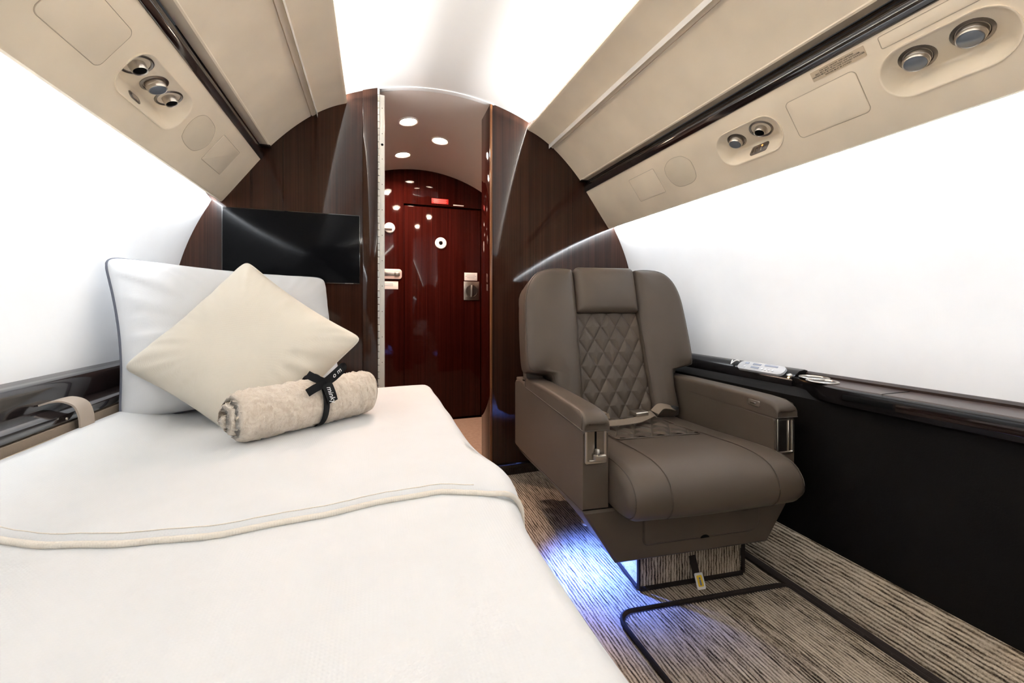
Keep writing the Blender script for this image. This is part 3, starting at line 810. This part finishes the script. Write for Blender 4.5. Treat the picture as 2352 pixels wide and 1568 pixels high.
# ------------------------------------------------------------------ pillows
def pillow_bm(wd, ht, th, pinch, M, n=44, wr=.004, seed=0, power=.42, floor_z=None):
    bm = B(); front, back = [], []
    for j in range(n + 1):
        rf, rb = [], []
        for i in range(n + 1):
            x = -1 + 2 * i / n; y = -1 + 2 * j / n
            x = math.copysign(1 - (1 - abs(x)) ** 1.35, x); y = math.copysign(1 - (1 - abs(y)) ** 1.35, y)
            cr = .045 * abs(x) ** 14 * abs(y) ** 14
            px = x * (1 - cr) * wd / 2 * (1 - pinch * (1 - y * y)); py = y * (1 - cr) * ht / 2 * (1 - pinch * (1 - x * x))
            h = th / 2 * ((1 - x ** 4) * (1 - y ** 4)) ** power
            e = 1 - min(1 - abs(x), 1 - abs(y))
            edge = max(0, (e - .45) / .55)
            ang = math.atan2(y, x)
            wv = wr * edge * (1 - edge ** 6) * (fnoise((math.cos(ang) * 7 + seed, math.sin(ang) * 7, .6 * e)) + .6 * fnoise((math.cos(ang) * 16, math.sin(ang) * 16 + seed, e)))
            wv += wr * .5 * fnoise((px * 7 + seed, py * 7, seed)) * (1 - edge)
            rf.append((px, py, h + wv)); rb.append((px, py, -h))
        front.append(rf); back.append(rb)
    vf = [[bm.verts.new(M @ Vector(p)) for p in r] for r in front]; vb = [[bm.verts.new(M @ Vector(p)) for p in r] for r in back]
    for g in (vf, vb):
        for a, b in zip(g, g[1:]):
            for i in range(n): bm.faces.new((a[i], a[i + 1], b[i + 1], b[i]))
    bmesh.ops.remove_doubles(bm, verts=bm.verts, dist=1e-5)
    if floor_z:
        for v in bm.verts:
            if v.co.z < floor_z: v.co.z = floor_z + (v.co.z - floor_z) * .03
    loopp = [M @ Vector(front[0][i]) for i in range(n)] + [M @ Vector(front[j][n]) for j in range(n)] + [M @ Vector(front[n][i]) for i in range(n, 0, -1)] + [M @ Vector(front[j][0]) for j in range(n, 0, -1)]
    if floor_z: loopp = [Vector((p.x, p.y, max(p.z, floor_z))) for p in loopp]
    return bm, loopp
def fit_axes(BL, BR, TL, extra=(0, 0, 0)):
    x = (Vector(BR) - Vector(BL)); y = (Vector(TL) - Vector(BL)); 
    c = Vector(BL) + x / 2 + y / 2; z = x.cross(y).normalized()
    return axes(c, x, y, z), x.length, y.length
pw = empty('bed_pillow', (-.73, 1.55, .51), 0, 'white bed pillow with slate grey piping leaning against the wall', 'pillow')
Mw, wl, hl = fit_axes((-.962, 1.390, .525), (-.435, 1.745, .50), (-1.038, 1.475, .985))
bm, lp = pillow_bm(wl * 1.02, hl, .20, .06, Mw, 64, .012, 3, .5)
obj_w('case', bm, M_pillow, pw, 180)
bm = B(); tube(bm, lp, .0042, 6, True); obj_w('piping', bm, M_piping, pw, 180)
cu = empty('throw_cushion', (-.62, 1.36, .51), 0, 'cream square cushion standing on its corner in front of the white pillow', 'cushion')
Tc, Rc, Lc = Vector((-.731, 1.524, .991)), Vector((-.374, 1.409, .738)), Vector((-.942, 1.399, .676))
xa = (Rc - Tc); ya = (Tc - Lc); ctr = (Rc + Lc) / 2 - Vector((0, 0, .0))
za = xa.cross(ya).normalized(); xa = xa.normalized(); ya = za.cross(xa)
Mc = axes(ctr, xa, ya, za)
bm, lp = pillow_bm(.452, .432, .165, .080, Mc, 64, .009, 9, .55, .512)
obj_w('case', bm, M_cushion, cu, 180)
bm = B(); tube(bm, lp, .0016, 5, True); obj_w('seam', bm, M_hem, cu, 180)

# ------------------------------------------------------------------ rolled throw with ribbon
A0, A1 = Vector((-.660, 1.128, .577)), Vector((-.306, 1.366, .586))
ax_ = (A1 - A0).normalized(); upv = Vector((0, 0, 1)); upv = (upv - ax_ * upv.dot(ax_)).normalized(); sd = ax_.cross(upv).normalized()
if sd.y > 0: sd = -sd     # sd points to the near side of the roll
RL = (A1 - A0).length; RR = .071
turns = 2.4; ns = 132
def spiral(th0):
    t = th0 / (2 * PI * turns); return .012 + (RR - .018) * t
ro = empty('rolled_throw', (-.49, 1.28, .505), 0, 'rolled beige plush throw lying on the bed', 'throw')
bm = B(); rings = []
na = 180
for j in range(na + 1):
    s = j / na; endd = min(s, 1 - s) * RL
    ring = []
    bulge = 1 - .10 * max(0, 1 - endd / .02) ** 2
    for side in (1, -1):
        for i in (range(ns + 1) if side == 1 else range(ns, -1, -1)):
            th = 2 * PI * turns * i / ns
            r = spiral(th) + side * (.0072 if 0 < i < ns else .003)
            ca, sa = math.cos(th - 3.72 * PI), math.sin(th - 3.72 * PI)
            p = A0 + ax_ * (s * RL)
            nz = .0052 * fnoise((ca * 2.2 + s * 7, sa * 2.2, s * 12), 1.8) + .0026 * fnoise((ca * 11, sa * 11, s * 75), 1.6)
            band = -.0022 * math.exp(-((s * RL / .034 + .15 * fnoise((ca, sa, 3.0)) - round(s * RL / .034 + .15 * fnoise((ca, sa, 3.0)))) / .09) ** 2) if s > .45 else 0
            tie = -.004 * math.exp(-((s - .53) / .03) ** 2)
            outer = max(0, (r - RR * .72) / (RR * .28))
            r = r * bulge + nz + (band + tie) * outer
            q = p + upv * (r * ca * .97) + sd * (r * sa)
            q += ax_ * ((.010 * fnoise((ca * 1.5, sa * 1.5, 2.0 if s < .5 else 7.0)) - .075 * (r / RR) ** 1.5) * (max(0, 1 - endd / .10)) * (1 if s > .5 else -1) * .6)
            ring.append(q)
    rings.append(ring)
loft(bm, rings, True, True)
for v in bm.verts:
    if v.co.z < .513: v.co.z = .513 + (v.co.z - .513) * .05
obj_w('plush_roll', bm, M_plush, ro, 180)
rb = empty('ribbon_bow', (-.45, 1.24, .6), 0, 'black ribbon tied in a bow round the rolled throw', 'ribbon')
Cb = A0 + ax_ * (.53 * RL)
def cyl(a, r, s=0.0): return Cb + ax_ * s + upv * (r * math.cos(a)) + sd * (r * math.sin(a))
bm = B()
RBR = RR + .0005
ringp = [cyl(2 * PI * k / 40, RBR) for k in range(41)]
ringp = [Vector((p.x, p.y, max(p.z, .5135))) for p in ringp]
strip(bm, ringp, .016, .0012, ax_); obj_w('band', bm, M_ribbon, rb, 40)
ka = .80; K = cyl(ka, RR + .007); out = (K - Cb).normalized(); tang = ax_.cross(out).normalized()
if tang.z > 0: tang = -tang     # tang points down the front of the roll
bm = B(); lathe(bm, [(0, -.011), (.008, -.009), (.0115, -.003), (.0115, .003), (.008, .009), (0, .011)], 14, axes(K, ax_, out.cross(ax_), out) @ Matrix.Rotation(PI / 2, 4, 'X') @ Matrix.Diagonal((1, .8, 1, 1))); obj_w('knot', bm, M_ribbon, rb, 60)
def rp(a, h, o): return K + ax_ * a + upv * h + sd * o
def flat_band(pts, width, name):
    """ribbon piece lying roughly upright, its face to the near side of the roll"""
    p = catmull([rp(*q) for q in pts], 6); p = [Vector(q) for q in p]; wd = []
    for i in range(len(p)):
        t = (p[min(i + 1, len(p) - 1)] - p[max(i - 1, 0)]).normalized(); wd.append(sd.cross(t) if sd.cross(t).length > .15 else upv)
    for i in range(1, len(wd)):
        if wd[i].dot(wd[i - 1]) < 0: wd[i] = -wd[i]
    bm = B(); strip(bm, p, width, .001, wd); return obj_w(name, bm, M_ribbon, rb, 40)
flat_band([(0, .002, .006), (-.018, .012, .010), (-.034, .022, .008), (-.044, .030, .002)], .020, 'tail')
flat_band([(0, 0, .008), (-.018, -.004, .014), (-.034, -.009, .015), (-.050, -.017, .013)], .022, 'tail')
lo_ = flat_band([(.002, .003, .008), (.016, .016, .016), (.034, .030, .018), (.048, .037, .012), (.053, .034, .006), (.046, .024, .002), (.026, .010, .002), (.004, 0, .002)], .023, 'loop')
tl = flat_band([(.002, 0, .009), (.006, -.014, .016), (.010, -.032, .020), (.016, -.052, .018)], .028, 'tail')
tdir = (rp(.014, -.045, .019) - rp(.006, -.014, .016)).normalized()
tn = (sd - tdir * sd.dot(tdir)).normalized()
bm = text_mesh('minky', .0195, axes(rp(.0095, -.030, .0215), tdir, tn.cross(tdir), tn), .0001, .35)
bmesh.ops.translate(bm, verts=bm.verts, vec=-rel(rb)); obj('print', bm, M_print, tl, None)
ldir = (rp(.034, .030, .018) - rp(.016, .016, .016)).normalized(); ln = (sd - ldir * sd.dot(ldir)).normalized()
bm = text_mesh('o m', .018, axes(rp(.027, .024, .0195), ldir, ln.cross(ldir), ln), .0001, .3)
bmesh.ops.translate(bm, verts=bm.verts, vec=-rel(rb)); obj('print', bm, M_print, lo_, None)

# ------------------------------------------------------------------ leather seat
seat = empty('leather_armchair', (.534, .915, 0), math.radians(-6), 'taupe leather swivel armchair with a quilted back', 'armchair')
def sobj(name, bm, m=None, smooth=40, parent=None, label=None): return obj(name, bm, m or M_leather, parent or seat, smooth, label)
# lower tub
bm = B(); rings = []
def tub_ring(v, zt, zb, hw, hb, e=0.0):
    return [Vector((-hb + e, v, zb + e)), Vector((hb - e, v, zb + e)), Vector((hw - .004 - e, v, zt - .01)), Vector((hw - e, v, zt - e)), Vector((-hw + e, v, zt - e)), Vector((-hw + .004 + e, v, zt - .01))]
rings = [tub_ring(.000, .306, .158, .333, .240, .006), tub_ring(.006, .306, .158, .333, .240), tub_ring(.25, .280, .158, .333, .240), tub_ring(.60, .242, .158, .333, .240), tub_ring(.745, .225, .17, .330, .25, .004)]
loft(bm, rings); sobj('tub', bm, smooth=25)
bm = B(); puff(bm, resample(rrect(-.160, .200, .205, .276, (.03, .008, .008, .012), 4), .02), .006, .004, .0005, axes((0, .0005, 0), (1, 0, 0), (0, 0, 1), (0, -1, 0)), -.004, 3); dr = sobj('footrest_drawer', bm)
bm = B(); q = inset(rrect(-.160, .200, .205, .276, (.03, .008, .008, .012), 4), -.0015); tube(bm, [(x, .0005, z) for x, z in q], .0018, 6, True, Vector((0, -1, 0))); sobj('drawer_joint', bm, M_leather_seam)
bm = B(); prism(bm, [(.013 * math.cos(a), .008 * math.sin(a)) for a in [PI * k / 8 for k in range(9)]], -.002, .0012, axes((.025, -.006, .2005), (1, 0, 0), (0, 0, 1), (0, -1, 0))); sobj('finger_notch', bm, M_hole, parent=dr)
# arms
for s in (-1, 1):
    arm = sobj('armrest', (lambda b: (loft(b, [[Vector((s * x, v, z)) for x, z in ((.333, zb), (.333, .512 + dz), (.329, .518 + dz), (.268, .518 + dz), (.262, .512 + dz), (.262, zb))] for v, zb, dz in ((.002, .312, -.006), (.008, .308, 0), (.25, .282, 0), (.60, .246, .012), (.70, .236, .012), (.775, .232, .0), (.785, .235, -.01))]), b)[1])(B()), smooth=30)
    # pad
    bm = B(); rings = []
    for v, zt, e in ((-.004, .533, .008), (-.009, .538, .003), (-.0085, .544, .001), (-.004, .550, 0), (.006, .556, 0), (.022, .5615, 0), (.045, .565, 0), (.08, .5665, 0), (.2, .566, 0), (.45, .562, 0), (.595, .556, 0), (.602, .552, .003)):
        zb = .517; hw0, hw1 = .262, .3345
        r_ = .012
        ring = []
        cs = [(hw0 + r_, zt - r_, PI / 2), (hw1 - r_, zt - r_, 0)]
        prof = [(hw0 + e, zb)] + [(hw0 + r_ + r_ * math.cos(a) + (e if math.cos(a) < 0 else 0), zt - r_ + r_ * math.sin(a)) for a in (PI, PI * .875, PI * .75, PI * .625, PI / 2)] + [(hw1 - r_ + r_ * math.cos(a) - (e if math.cos(a) > .1 else 0), zt - r_ + r_ * math.sin(a)) for a in (PI / 2, PI * .375, PI / 4, PI * .125, 0)] + [(hw1 - e, zb)]
        rings.append([Vector((s * x, v, max(z, zb))) for x, z in prof])
    loft(bm, rings); pad = sobj('arm_pad', bm, smooth=60)
    bm = B(); tube(bm, [(s * .3348, -.004, .5175), (s * .3342, .1, .5178), (s * .3342, .4, .5178), (s * .3342, .6, .5178), (s * .3342, .606, .53), (s * .331, .607, .5535)], .0017, 5)
    tube(bm, [(s * .335, .005, .5175), (s * .335, .003, .54), (s * .3335, .006, .553), (s * .33, .03, .5620), (s * .329, .2, .5622), (s * .329, .45, .5585), (s * .329, .59, .5525)], .0011, 5)
    tube(bm, [(s * .262, -.009, .5185), (s * .334, -.009, .5185)], .0013, 5)
    sobj('piping', bm, M_leather_seam, parent=pad)
# rear corner block of the arms
for s in (-1, 1):
    bm = B(); box(bm, (min(s * .329, s * .268), .605, .518), (max(s * .329, s * .268), .78, .53), .005, 3); sobj('rear_cap', bm)
# control lever plate on the left arm, front
ft = axes((-.2985, .0015, .4995 - .02), (1, 0, 0), (0, 0, 1), (0, -1, 0))
def recess_plate(M, w_, h_, rim, r=.005):
    bm = B(); outer = rrect(-w_ / 2, -h_ / 2, w_ / 2, h_ / 2, r, 4); inn = rrect(-w_ / 2 + rim, -h_ / 2 + rim, w_ / 2 - rim, h_ / 2 - rim, r * .5, 4)
    rings = [[M @ Vector((x, y, -.002)) for x, y in outer], [M @ Vector((x, y, .003)) for x, y in outer], [M @ Vector((x, y, .0045)) for x, y in inset(outer, .0015)], [M @ Vector((x, y, .0045)) for x, y in inset(inn, -.001)], [M @ Vector((x, y, .003)) for x, y in inn], [M @ Vector((x, y, .001)) for x, y in inset(inn, .0008)]]
    loft(bm, rings); return bm
lev = sobj('lever_plate', recess_plate(ft, .060, .098, .006), M_metal, 30)
bm = B(); box(bm, (-.0235, -.0425, .0008), (.0235, .0425, .0014), .0002, 1, ft); sobj('inner_plate', bm, M_metal_dark, parent=lev)
bm = B(); prism(bm, rrect(-.0028, -.02, .0028, .038, .0026, 4), 0, .0016, ft); sobj('slot', bm, M_hole, parent=lev)
bm = B(); box(bm, (-.004, -.030, .002), (.004, -.010, .016), .0015, 2, ft @ Matrix.Rotation(-.18, 4, 'X')); box(bm, (-.010, -.035, .008), (.022, -.022, .022), .002, 2, ft); sobj('lever', bm, M_metal, parent=lev)
bm = B(); box(bm, (-.018, -.042, .001), (.022, -.039, .006), .001, 1, ft); sobj('lever_stop', bm, M_metal, parent=lev)
# pull handle on the right arm, front
ft2 = axes((.2985, .0015, .4595 + .003), (1, 0, 0), (0, 0, 1), (0, -1, 0))
hp = sobj('pull_handle', recess_plate(ft2, .058, .104, .006), M_metal, 30)
bm = B(); box(bm, (-.022, -.045, .0008), (.006, .045, .0022), .0005, 1, ft2); sobj('handle_well', bm, M_metal_dark, parent=hp)
bm = B(); box(bm, (.010, -.045, .001), (.014, .045, .004), .001, 1, ft2); sobj('grip', bm, M_metal, parent=hp)
# latch button on the inner face of the right pad
lm = axes((.2612, .075, .5445), (0, -1, 0), (0, 0, 1), (-1, 0, 0))
bm = B(); prism(bm, rrect(-.022, -.0085, .022, .0085, .003, 4), -.002, .003, lm, .001); lb_ = sobj('latch_plate', bm, M_metal)
bm = B(); box(bm, (-.010, -.003, .002), (.010, .003, .006), .001, 1, lm); sobj('latch_button', bm, M_metal_dark, parent=lb_)

# seat cushion: profile (v, z) lofted across u
cprof = catmull([(.46, .300), (.20, .298), (.02, .300), (-.05, .304), (-.092, .318), (-.114, .350), (-.112, .388), (-.088, .418), (-.04, .4325), (.03, .434), (.12, .428), (.25, .418), (.40, .410), (.455, .405), (.47, .37), (.468, .32), (.46, .300)], 4)[:-1]
cc = Vector((.15, .365))
def cush_ring(u, f):
    out = []
    for v, z in cprof:
        dv, dz = v - cc.x, z - cc.y
        # shrink by an absolute inset f
        out.append(Vector((u, cc.x + math.copysign(max(0, abs(dv) - f * min(1, abs(dv) / .08)), dv), cc.y + math.copysign(max(0, abs(dz) - f * min(1, abs(dz) / .04)), dz))))
    return out
bm = B(); rings = []
UW = .258
R_ = .032
for k in range(9):
    d_ = R_ * (1 - math.cos(PI / 2 * k / 8))      # distance from the end
    rings.append(cush_ring(-UW + d_, R_ - math.sqrt(max(0, R_ * R_ - (R_ - d_) ** 2))))
for k in range(1, 16): rings.append(cush_ring(-UW + R_ + (2 * UW - 2 * R_) * k / 16, -.003 * math.sin(PI * k / 16)))
rings += [[Vector((-p.x, p.y, p.z)) for p in r] for r in reversed(rings[:9])]
loft(bm, rings); scu = sobj('seat_cushion', bm, smooth=180)
i0, i1 = 12, 44
for u in (-.150, .160):
    bm = B(); tube(bm, [(u, v - (.0026 if v < .0 and z < .42 else 0), z + (.0028 if z > .40 else 0)) for v, z in cprof[i0:i1]], .0014, 5)
    sobj('piping', bm, M_leather_seam, parent=scu)
ring8 = rings[5]
for sg_ in (-1, 1):
    bm = B(); tube(bm, [(sg_ * abs(p.x) + sg_ * .0005, p.y - (.0006 if p.y < 0 else 0), p.z + (.0005 if p.z > .4 else 0)) for p in ring8[10:48]], .0014, 5)
    sobj('piping', bm, M_leather_seam, parent=scu)
# quilted insert of the seat
def quilt_grid(bm, us, vs, wfun, P, cu_, cv_, amp):
    g = []
    for v in vs:
        r = []
        w0, w1 = wfun(v)
        for t in us:
            u = w0 + (w1 - w0) * t
            p = (u / cu_ + v / cv_); q = (u / cu_ - v / cv_)
            dp = abs(p - round(p)); dq = abs(q - round(q)); d_ = min(dp, dq)
            h = amp * min(1, d_ / .34) ** .62
            if d_ < .05: h -= amp * .25 * (1 - d_ / .05)
            ed = min(t, 1 - t) * (w1 - w0); h *= min(1, ed / .006)
            r.append(bm.verts.new(P(u, v, h)))
        g.append(r)
    for a, b in zip(g, g[1:]):
        for i in range(len(a) - 1): bm.faces.new((a[i], a[i + 1], b[i + 1], b[i]))
    return g
def seat_top_z(v):
    tp = sorted([(a, z) for a, z in cprof if z > .40])
    for (a, za), (b, zb) in zip(tp, tp[1:]):
        if a <= v <= b: return za + (zb - za) * (v - a) / (b - a)
    return tp[-1][1]
bm = B(); n1, n2 = 120, 130
quilt_grid(bm, [i / n1 for i in range(n1 + 1)], [.175 + .28 * j / n2 for j in range(n2 + 1)], lambda v: (-.145 - .0 * v, .145), lambda u, v, h: Vector((u, v, seat_top_z(v) + .0035 * (1 - (u / .26) ** 2) - .001 + h)), .066, .11, .0075)
sobj('quilted_seat', bm, smooth=180)
bm = B(); tube(bm, [(x, y, seat_top_z(y) + .0045) for x, y in resample(rrect(-.148, .172, .148, .445, .012, 4), .03)], .0024, 6, True); sobj('insert_welt', bm, M_leather, 180)

# backrest: plane reclined 15 degrees
RC = math.radians(15)
MB = axes((0, .463, .405), (1, 0, 0), (0, math.sin(RC), math.cos(RC)), (0, -math.cos(RC), math.sin(RC)))
for s in (-1, 1):
    # wing bolster with an outer ear and a narrow foot
    poly = [(.150, .00), (.250, .00), (.252, .10), (.256, .165), (.275, .186), (.335, .192), (.352, .215), (.354, .30), (.350, .42), (.343, .49), (.325, .545), (.295, .583), (.255, .603), (.20, .609), (.150, .606), (.138, .598), (.134, .55), (.134, .42), (.138, .25)]
    poly = resample([tuple(p) for p in catmull(poly + [poly[0]], 3)[:-1]], .012)
    if s < 0: poly = [(-x, y) for x, y in reversed(poly)]
    bm = B(); row_puff(bm, poly, .045, .030, .010, MB, -.075); bo = sobj('wing_bolster', bm, smooth=180)
    bm = B(); q = inset(poly, .004); tube(bm, [MB @ Vector((x, y, .0302)) for x, y in q], .0014, 5, True, Vector((0, -1, 0))); sobj('piping', bm, M_leather_seam, parent=bo)
bm = B(); poly = resample(rrect(-.133, .418, .133, .612, (.012, .022, .022, .012), 5), .012)
row_puff(bm, poly, .052, .026, .010, MB, -.05, 34, 40); sobj('headrest', bm, smooth=180)
bm = B(); n1, n2 = 120, 190
quilt_grid(bm, [i / n1 for i in range(n1 + 1)], [-.03 + .455 * j / n2 for j in range(n2 + 1)], lambda v: (-(.152 - .034 * max(0, v)), .152 - .034 * max(0, v)), lambda u, v, h: MB @ Vector((u, v, .008 + .006 * (1 - (u / .15) ** 2) + h)), .0665, .104, .0075)
sobj('quilted_back', bm, smooth=180)
# back shell
bm = B(); poly = resample(rrect(-.335, .16, .335, .600, (.03, .10, .10, .03), 8), .03)
prism(bm, poly, -.074, -.14, MB, .02, 4); sobj('back_shell', bm, M_leather, 60)
bm = B(); box(bm, (-.25, .50, .24), (.25, .62, .50), .02, 3); sobj('back_support', bm, M_plastic)
bm = B(); box(bm, (-.262, .44, .37), (-.250, .458, .405), .003); sobj('belt_anchor', bm, M_white)
# lap belt
bl_ = [(-.215, .40, .425), (-.19, .37, .440), (-.165, .345, .446), (-.15, .33, .438), (-.12, .30, .4415), (-.06, .30, .4415), (.0, .315, .442), (.04, .33, .446), (.075, .345, .452), (.09, .35, .446)]
bm = B(); strip(bm, catmull(bl_, 6), .030, .0025, (0, .9, .35)); blt = sobj('lap_belt', bm, M_belt)
bm = B(); strip(bm, catmull([(-.16, .36, .452), (-.13, .375, .462), (-.105, .36, .455), (-.11, .34, .447)], 6), .034, .0025, (.2, .9, .35)); sobj('belt_tail', bm, M_belt, parent=blt)
bm = B(); strip(bm, catmull([(.09, .35, .455), (.13, .375, .468), (.17, .39, .462), (.205, .41, .450)], 6), .030, .003, (-.2, .9, .45)); sobj('belt_end', bm, M_belt, parent=blt)
bm = B(); box(bm, (.045, .325, .448), (.098, .372, .463), .004, 3, Matrix.Rotation(.12, 4, 'Z')); sobj('buckle', bm, M_metal, parent=blt)
bm = B(); box(bm, (.195, .398, .444), (.225, .425, .456), .003); sobj('belt_tip', bm, M_plastic, parent=blt)
# carpeted pedestal
bm = B(); prism(bm, resample(rrect(-.115, .10, .245, .62, .02, 4), .05), 0, .16); pe = sobj('pedestal', bm, M_carpet, 40)
bm = B()
tube(bm, [(-.116, .60, .007), (-.116, .11, .007), (-.108, .099, .007), (.238, .099, .007), (.246, .11, .007), (.246, .60, .007)], .007, 6)
tube(bm, [(-.116, .102, .007), (-.116, .102, .155)], .006, 6); tube(bm, [(.246, .102, .007), (.246, .102, .155)], .006, 6)
sobj('binding', bm, M_bind, parent=pe)
# pull tab with a warning tag
bm = B(); strip(bm, catmull([(.060, .097, .085), (.062, .090, .060), (.064, .082, .035), (.066, .074, .018)], 5), .022, .002, (1, 0, 0)); pt = sobj('pull_strap', bm, M_bind)
tm = axes((.0665, .070, .024), (1, 0, 0), (0, .42, .9), (0, -.9, .42))
bm = B(); prism(bm, rrect(-.014, -.021, .014, .021, .004, 4), -.001, .0015, tm); tgp = sobj('warning_tag', bm, M_white, parent=pt)
bm = B(); prism(bm, rrect(-.009, -.014, .009, .015, .003, 4), .0012, .0019, tm); lathe(bm, [(0, .0020), (.0001, .0020)], 6, tm)
obj('tag_print', bm, M_yellow, pt)
bm = B(); lathe(bm, [(.003, .0018), (.003, .0024), (0, .0024)], 10, tm @ Matrix.Translation((0, .007, 0))); box(bm, (-.0032, -.011, .0018), (.0032, .003, .0024), .001, 1, tm); obj('tag_figure', bm, M_display, pt)

# ------------------------------------------------------------------ floor mat
mt = empty('floor_mat', (.585, .4, 0), 0, 'ribbed carpet mat with dark bound edge in front of the seat', 'mat')
mp = rrect(-.28, -1.3, .275, .565, (.0, .03, .05, .0), 6)
def mat_edge(poly): return [(x, y + (-.06 * (x + .28) / .555 if y > .4 else 0)) for x, y in poly]
bm = B(); prism(bm, mat_edge(mp), 0.0005, .009); obj('backing', bm, M_bind, mt, 30)
bm = B(); inn = (-.272, .267); nxr = 62 * 6; nyr = 90
g = []
for j in range(nyr + 1):
    r = []
    for i in range(nxr + 1):
        x = inn[0] + (inn[1] - inn[0]) * i / nxr
        cut = max(0, .045 - (x - inn[0])); top = .557 - .06 * (x + .28) / .555 - (.05 - math.sqrt(max(0, .05 ** 2 - cut ** 2)) if cut > 0 else 0)
        y = -1.29 + (top + 1.29) * j / nyr
        ph = (x + .002 * fnoise((x * 30, y * 9, 0))) / .0088
        h = .0035 * abs(math.sin(PI * ph)) ** .6 + .0012 * fnoise((x * 130, y * 60, 2))
        e = min(i, nxr - i, (nyr - j) * 2) 
        r.append(bm.verts.new((x, y, .0085 + h * min(1, e / 3))))
    g.append(r)
for a, b in zip(g, g[1:]):
    for i in range(nxr): bm.faces.new((a[i], a[i + 1], b[i + 1], b[i]))
o = obj('ribbed_pile', bm, M_carpet, mt, 180); o['kind'] = 'stuff'
bm = B(); q = mat_edge(mp); tube(bm, [(x, y, .009) for x, y in resample(q, .05)], .0055, 6, True); obj('bound_edge', bm, M_bind, mt, 60)

# ------------------------------------------------------------------ blue floor light under the seat edge
fl = empty('floor_light', (.335, 1.17, .158), 0, 'small blue white floor light under the aisle side of the seat', 'floor light')
bm = B(); lathe(bm, [(0, 0), (.018, 0), (.018, -.010), (.015, -.014), (.013, -.011), (0, -.011)], 20); obj('housing', bm, M_metal_dark, fl)
bm = B(); lathe(bm, [(.0125, -.0112), (0, -.0116)], 16); obj('lens', bm, mat('blue_lens', (.4, .5, 1), .3, emis=(.25, .4, 1), estr=12), fl)
d_ = bpy.data.lights.new('floor_light_beam', 'SPOT'); d_.energy = 12.0; d_.color = (.10, .21, 1.0); d_.spot_size = math.radians(138); d_.spot_blend = .5; d_.shadow_soft_size = .008
lo = bpy.data.objects.new('floor_light_beam', d_); COL.objects.link(lo); lo.location = (.325, 1.17, .14); lo.rotation_euler = (math.radians(-8), math.radians(-12), 0)
